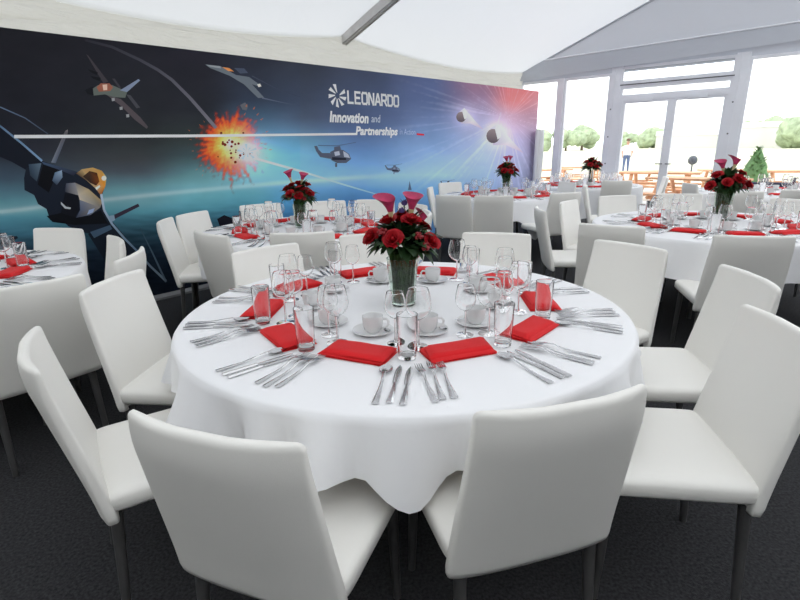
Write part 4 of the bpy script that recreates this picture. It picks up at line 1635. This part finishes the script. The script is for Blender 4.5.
MR = [(0.036, 0.150, -0.04, 1.05), (-0.034, 0.088, -0.105, 1.1), (-0.118, 0.088, -0.05, 1.1), (0.112, 0.070, -0.06, 1.0), (-0.055, 0.150, -0.015, 0.95),
      (0.0, 0.135, 0.06, 1.0), (0.09, 0.11, 0.06, 1.0), (-0.09, 0.09, 0.075, 1.0), (0.0, 0.17, 0.01, 0.8)]
MC = [(-0.042, 0.155, -0.01, -0.08, -0.15, 1, 165, 1.0), (0.035, 0.16, 0.0, 0.14, 0.0, 1, 0, 1.0), (0.07, 0.12, 0.05, 0.6, 0.5, 1, 20, 0.7)]
bouquet(0.013, 2.10, 'front', 0.053, 0.068, 0.205, 1.0, MR, MC, [(0.06, 0.10, -0.10), (0.085, 0.06, -0.10), (-0.075, 0.115, -0.085), (0.02, 0.09, 0.11)], 'front', [(0.0, 0.20, 0.0), (0.012, 0.23, 0.01)])
SR = [(0.03, 0.12, -0.05, 1.0), (-0.05, 0.08, -0.09, 1.1), (-0.09, 0.12, -0.02, 1.0), (0.10, 0.085, -0.05, 1.0), (0.02, 0.07, -0.11, 1.0), (0.0, 0.16, 0.02, 1.0), (0.07, 0.15, 0.02, 0.9), (-0.05, 0.15, 0.0, 0.9)]
SC3 = [(-0.05, 0.18, 0.0, -0.3, 0, 1, 180, 1.0), (0.03, 0.165, 0.0, 0.25, 0, 1, 0, 0.9)]
bouquet(-0.86, 4.40, 'blast', 0.048, 0.058, 0.205, 1.0, SR, SC3, [(0.08, 0.12, -0.05), (0.06, 0.05, -0.10)], 'blast')
SC4 = [(0.0, 0.17, 0.0, -0.15, 0, 1, 180, 0.9), (0.03, 0.19, 0.0, 0.2, 0, 1, 0, 0.8)]
bouquet(1.57, 7.42, 'pods', 0.055, 0.064, 0.22, 1.1, SR, SC4, [(0.08, 0.12, -0.05)], 'pods')
SC6 = [(-0.04, 0.15, 0.0, -0.2, 0, 1, 180, 1.0), (0.03, 0.17, 0.0, 0.35, 0.1, 1, 0, 1.1)]
SR6 = [(-0.10, 0.13, -0.03, 1.1), (-0.145, 0.05, -0.04, 1.1), (-0.06, 0.08, -0.10, 1.0), (0.02, 0.10, -0.10, 1.25), (0.12, 0.06, -0.06, 1.2), (0.085, 0.14, -0.02, 1.1), (0.03, 0.14, 0.03, 1.0), (0.15, 0.04, 0.02, 1.0)]
bouquet(2.76, 4.29, 'near', 0.055, 0.072, 0.245, 1.05, SR6, SC6, [(0.05, 0.05, -0.12)], 'near')
bouquet(3.17, 8.45, 'doors', 0.045, 0.045, 0.24, 1.1, SR[:6], [], [(0.08, 0.12, -0.05)], 'doors', clear=True)

# ------------------------------------------------------------------ outside
b = MB()
far = [CORNER + DM * 0.1 + NM * w for w in (-60, 70)]
b.add([(-900, -60, -0.13), (900, -60, -0.13), (900, 1200, -0.13), (-900, 1200, -0.13)], [(0, 1, 2, 3)])
o = b.build('field', M['field'], smooth=False)
structure(o, 'pale sunlit grass field outside the windows')
b = MB()
p = [wp(-6, -0.03, -0.15), wp(16, -0.03, -0.15), wp(16, -0.03, -11), wp(-6, -0.03, -11)]
q = [wp(-6, -0.12, -0.15), wp(16, -0.12, -0.15), wp(16, -0.12, -11), wp(-6, -0.12, -11)]
b.add(p + q, [(0, 1, 2, 3), (7, 6, 5, 4), (0, 4, 5, 1), (1, 5, 6, 2), (2, 6, 7, 3), (3, 7, 4, 0)])
structure(b.build('terrace', M['deck'], smooth=False), 'pale terrace outside the glass doors')


def ground_pt(px, dist):
    d = ray(px, 145)
    d = Vector((d.x, d.y, 0)).normalized()
    return d * dist


def tree_blob(name, px, dist, w, h, seed, label, m='tree'):
    rr = random.Random(seed)
    c = ground_pt(px, dist)
    root = empty(name, (c.x, c.y, -0.13))
    tag(root, label, 'tree', 'distant trees beyond the field')
    b = MB()
    for i in range(9):
        cx_, cy_ = rr.uniform(-0.38, 0.38) * w, rr.uniform(-0.3, 0.3) * w
        cz = rr.uniform(0.26, 0.62) * h
        r = rr.uniform(0.24, 0.36) * min(w, h * 1.2)
        n1, n2 = 14, 9
        loops = []
        for k in range(n2):
            th = PI * (k + 0.4) / n2
            loops.append([])
            for j in range(n1):
                ph_ = 2 * PI * j / n1
                v = Vector((math.sin(th) * math.cos(ph_), math.sin(th) * math.sin(ph_), -math.cos(th)))
                q = r * (1 + 0.25 * noise.noise(v * 2.5 + Vector((i, seed, 0))))
                loops[-1].append((cx_ + v.x * q, cy_ + v.y * q, cz + v.z * q * 0.9))
        b.loft(loops)
    b.build('crown', M[m], root)
    t = MB()
    t.tube([(0, 0, 0), (0, 0, 0.45 * h)], [0.05 * w, 0.03 * w], 8)
    t.build('trunk', M['bark'], root)


tree_blob('oak_tree', 566, 150, 6, 7.4, 1, 'pale green tree in the second window, nearer the mullion')
tree_blob('oak_tree', 582, 158, 8, 8.2, 2, 'pale green tree in the second window, beside the door post')
tree_blob('oak_tree', 538, 150, 7, 6.6, 3, 'pale green tree seen just past the end of the mural')
tree_blob('oak_tree', 627, 190, 5, 7.0, 4, 'small far tree above the standing person')
tree_blob('oak_tree', 655, 210, 12, 7.4, 5, 'low far tree behind the centre of the doors')
tree_blob('oak_tree', 700, 230, 14, 7.2, 6, 'low far tree seen through the second door leaf')
tree_blob('oak_tree', 754, 185, 11, 9.4, 7, 'wide tree rising behind the white building near the post')
tree_blob('oak_tree', 778, 210, 12, 10.4, 8, 'wide tree rising behind the white building in the middle')
tree_blob('oak_tree', 802, 150, 9, 8.0, 9, 'darker tree beside the white building at the frame edge')
c = ground_pt(766, 165)
b = MB()
b.box((-7, -5, 0), (7, 5, 5.0))
b.add([(-7.2, -5.2, 5), (7.2, -5.2, 5), (7.2, 5.2, 5), (-7.2, 5.2, 5), (-7.2, 0, 6.4), (7.2, 0, 6.4)], [(0, 1, 5, 4), (2, 3, 4, 5), (1, 2, 5), (3, 0, 4)])
o = b.build('pavilion', M['pale'], smooth=False)
o.location = (c.x, c.y, -0.13)
o.rotation_euler = (0, 0, -0.6)
tag(o, 'long white pavilion far across the field, in the widest window', 'building')
c = ground_pt(690, 175)
b = MB()
b.box((-9, -4, 0), (9, 4, 3.6))
b.add([(-9.2, -4.2, 3.6), (9.2, -4.2, 3.6), (9.2, 4.2, 3.6), (-9.2, 4.2, 3.6), (-9.2, 0, 5), (9.2, 0, 5)], [(0, 1, 5, 4), (2, 3, 4, 5), (1, 2, 5), (3, 0, 4)])
o = b.build('pavilion', M['pale'], smooth=False)
o.location = (c.x, c.y, -0.13)
o.rotation_euler = (0, 0, -0.5)
tag(o, 'low white pavilion far across the field, behind the glass doors', 'building')


def make_picnic():
    root = empty('picnic_table')
    b = MB()
    for i in range(5):
        b.box((-0.9, -0.36 + i * 0.146, 0.71), (0.9, -0.36 + i * 0.146 + 0.136, 0.75))
    b.build('table_top', M['wood'], root, smooth=False)
    for sy in (-1, 1):
        b = MB()
        for i in range(2):
            y = sy * 0.68 + (i - 0.5) * 0.14
            b.box((-0.9, y - 0.065, 0.41), (0.9, y + 0.065, 0.45))
        b.build('bench', M['wood'], root, smooth=False)
    for sx in (-0.62, 0.62):
        b = MB()
        for sy in (-1, 1):
            b.tube([(sx, sy * 0.72, 0), (sx, sy * 0.28, 0.71)], 0.045, 4)
        b.tube([(sx, -0.76, 0.37), (sx, 0.76, 0.37)], 0.04, 4)
        b.build('trestle', M['wood'], root, smooth=False)
    return root


PIC = Kind(make_picnic)
for px, dist, rz, lab in ((546, 18.5, 0.3, 'orange wooden picnic table outside the first tall window'), (581, 20.5, -0.2, 'orange wooden picnic table outside the second tall window'),
                          (640, 17, 0.1, 'orange wooden picnic table outside, near the standing person'), (664, 14.6, -0.6, 'orange wooden picnic table behind the centre of the doors'),
                          (702, 12.2, -0.9, 'orange wooden picnic table outside, behind the tall red bouquet'), (738, 18.5, -0.3, 'orange wooden picnic table outside, by the post'),
                          (803, 16.0, -0.3, 'orange wooden picnic table outside beside the green conifer')):
    c = ground_pt(px, dist)
    PIC.put((c.x, c.y, -0.03 if dist < 17 else -0.13), rz, lab, 'picnic table', 'orange picnic tables on the terrace')

c = ground_pt(760, 13.6)
root = empty('conifer', (c.x, c.y, -0.03))
tag(root, 'small cone-shaped green conifer in a pot outside the widest window', 'tree')
b = MB()
rr = random.Random(5)
loops = []
for k in range(15):
    v = k / 14
    r = 0.36 * (1 - v) ** 0.8 + 0.01
    loops.append([(r * (1 + 0.16 * noise.noise((3 * math.cos(j * PI / 10), 3 * math.sin(j * PI / 10), v * 9))) * math.cos(j * PI / 10),
                   r * (1 + 0.16 * noise.noise((3 * math.cos(j * PI / 10), 3 * math.sin(j * PI / 10), v * 9))) * math.sin(j * PI / 10), 0.34 + 0.98 * v) for j in range(20)])
b.loft(loops)
for i in range(260):
    v = rr.random() ** 1.2
    a = rr.uniform(0, 2 * PI)
    r = 0.36 * (1 - v) ** 0.8
    leaf_blade(b, Vector((r * 0.9 * math.cos(a), r * 0.9 * math.sin(a), 0.36 + 0.95 * v)), Vector((math.cos(a), math.sin(a), 0.9)), 0.09, 0.02, 0.005, 0)
b.build('foliage', M['conifer'], root, auto=None)
b = MB()
b.lathe([(0.01, 0), (0.16, 0), (0.2, 0.3), (0.22, 0.3), (0.22, 0.34), (0.19, 0.34), (0.01, 0.33)], 20)
b.build('pot', M['pot'], root)

c = ground_pt(695, 17.0)
root = empty('ball_finial', (c.x, c.y, -0.13))
tag(root, 'dark grey ball on a thin pole outside the second door leaf', 'ornament')
b = MB()
b.lathe([(0.004, 0.94), (0.06, 0.95), (0.11, 1.0), (0.125, 1.065), (0.11, 1.13), (0.06, 1.18), (0.004, 1.19)], 18)
b.build('ball', M['slate'], root)
b = MB()
b.tube([(0, 0, 0), (0, 0, 0.95)], 0.02, 8)
b.build('pole', M['slate'], root)

c = ground_pt(800, 10.6)
root = empty('outdoor_sofa', (c.x, c.y, -0.03), -0.7)
tag(root, 'navy blue rounded sofa on the terrace at the frame edge', 'sofa')
b = MB()
b.loft([superloop(1.3 - 2 * i_, 0.7 - 2 * i_, z, 28, 5) for i_, z in ((0.03, 0.12), (0, 0.16), (0, 0.38), (0.03, 0.42))])
b.build('seat', M['navy'], root)
b = MB()
b.loft([superloop(1.3 - 2 * i_, 0.22 - 2 * i_ * 0.5, z, 28, 4, 0, -0.27) for i_, z in ((0.02, 0.2), (0, 0.24), (0, 0.72), (0.05, 0.79), (0.1, 0.80))])
b.build('backrest', M['navy'], root)
b = MB()
for sx in (-0.55, 0.55):
    for sy in (-0.25, 0.25):
        b.tube([(sx, sy, 0), (sx, sy, 0.14)], 0.025, 8)
b.build('base', M['navy'], root)

# the person standing on the field
c = ground_pt(628, 30.0)
SK = bpy.data.meshes.new('person')
J = dict(pel=(0, 0, 0.95), waist=(0, 0, 1.10), chest=(0, 0.01, 1.32), neck=(0, 0, 1.50), headb=(0, -0.01, 1.58), head=(0, -0.015, 1.70),
         lh=(-0.09, 0, 0.90), lk=(-0.105, -0.02, 0.49), la=(-0.11, 0.02, 0.09), lt=(-0.125, -0.14, 0.03),
         rh=(0.09, 0, 0.90), rk=(0.10, -0.03, 0.49), ra=(0.12, 0.02, 0.09), rt=(0.14, -0.14, 0.03),
         ls=(-0.18, 0, 1.43), le=(-0.24, 0.03, 1.15), lw=(-0.20, -0.08, 0.93), lf=(-0.19, -0.12, 0.83),
         rs=(0.18, 0, 1.43), re=(0.25, 0.02, 1.15), rw=(0.20, -0.10, 0.95), rf=(0.18, -0.15, 0.86))
RAD = dict(pel=.15, waist=.135, chest=.16, neck=.055, headb=.075, head=.095, lh=.095, lk=.062, la=.042, lt=.035, rh=.095, rk=.062, ra=.042, rt=.035,
           ls=.068, le=.048, lw=.032, lf=.03, rs=.068, re=.048, rw=.032, rf=.03)
names = list(J)
ed = [('pel', 'waist'), ('waist', 'chest'), ('chest', 'neck'), ('neck', 'headb'), ('headb', 'head'), ('pel', 'lh'), ('lh', 'lk'), ('lk', 'la'), ('la', 'lt'),
      ('pel', 'rh'), ('rh', 'rk'), ('rk', 'ra'), ('ra', 'rt'), ('chest', 'ls'), ('ls', 'le'), ('le', 'lw'), ('lw', 'lf'), ('chest', 'rs'), ('rs', 're'), ('re', 'rw'), ('rw', 'rf')]
SK.from_pydata([J[n] for n in names], [(names.index(a), names.index(c_)) for a, c_ in ed], [])
per = bpy.data.objects.new('person', SK)
col.objects.link(per)
sk = per.modifiers.new('skin', 'SKIN')
for i, n in enumerate(names):
    r = RAD[n]
    SK.skin_vertices[0].data[i].radius = (r, r * (0.72 if n in ('pel', 'waist', 'chest') else 1.0))
SK.skin_vertices[0].data[0].use_root = True
ss = per.modifiers.new('smooth', 'SUBSURF')
ss.levels = ss.render_levels = 2
me = bpy.data.meshes.new_from_object(per.evaluated_get(bpy.context.evaluated_depsgraph_get()))
per.modifiers.clear()
per.data = me
for m_ in ('skin', 'shirt', 'jeans'):
    me.materials.append(M[m_])
for pl in me.polygons:
    z, x = pl.center.z, abs(pl.center.x)
    pl.material_index = 2 if z < 0.98 and x < 0.19 else 1 if 0.98 <= z < 1.5 and not (x > 0.2 and z < 1.2) else 0
    pl.use_smooth = True
per.location = (c.x, c.y, -0.13)
per.rotation_euler = (0, 0, -0.4)
tag(per, 'person in a white shirt and blue jeans standing out on the field', 'person')
b = MB()
b.lathe([(0.1, 1.70), (0.108, 1.75), (0.085, 1.80), (0.02, 1.825), (0.002, 1.826)], 16, (0, 0.0, 0))
b.build('hair', M['hair'], per)
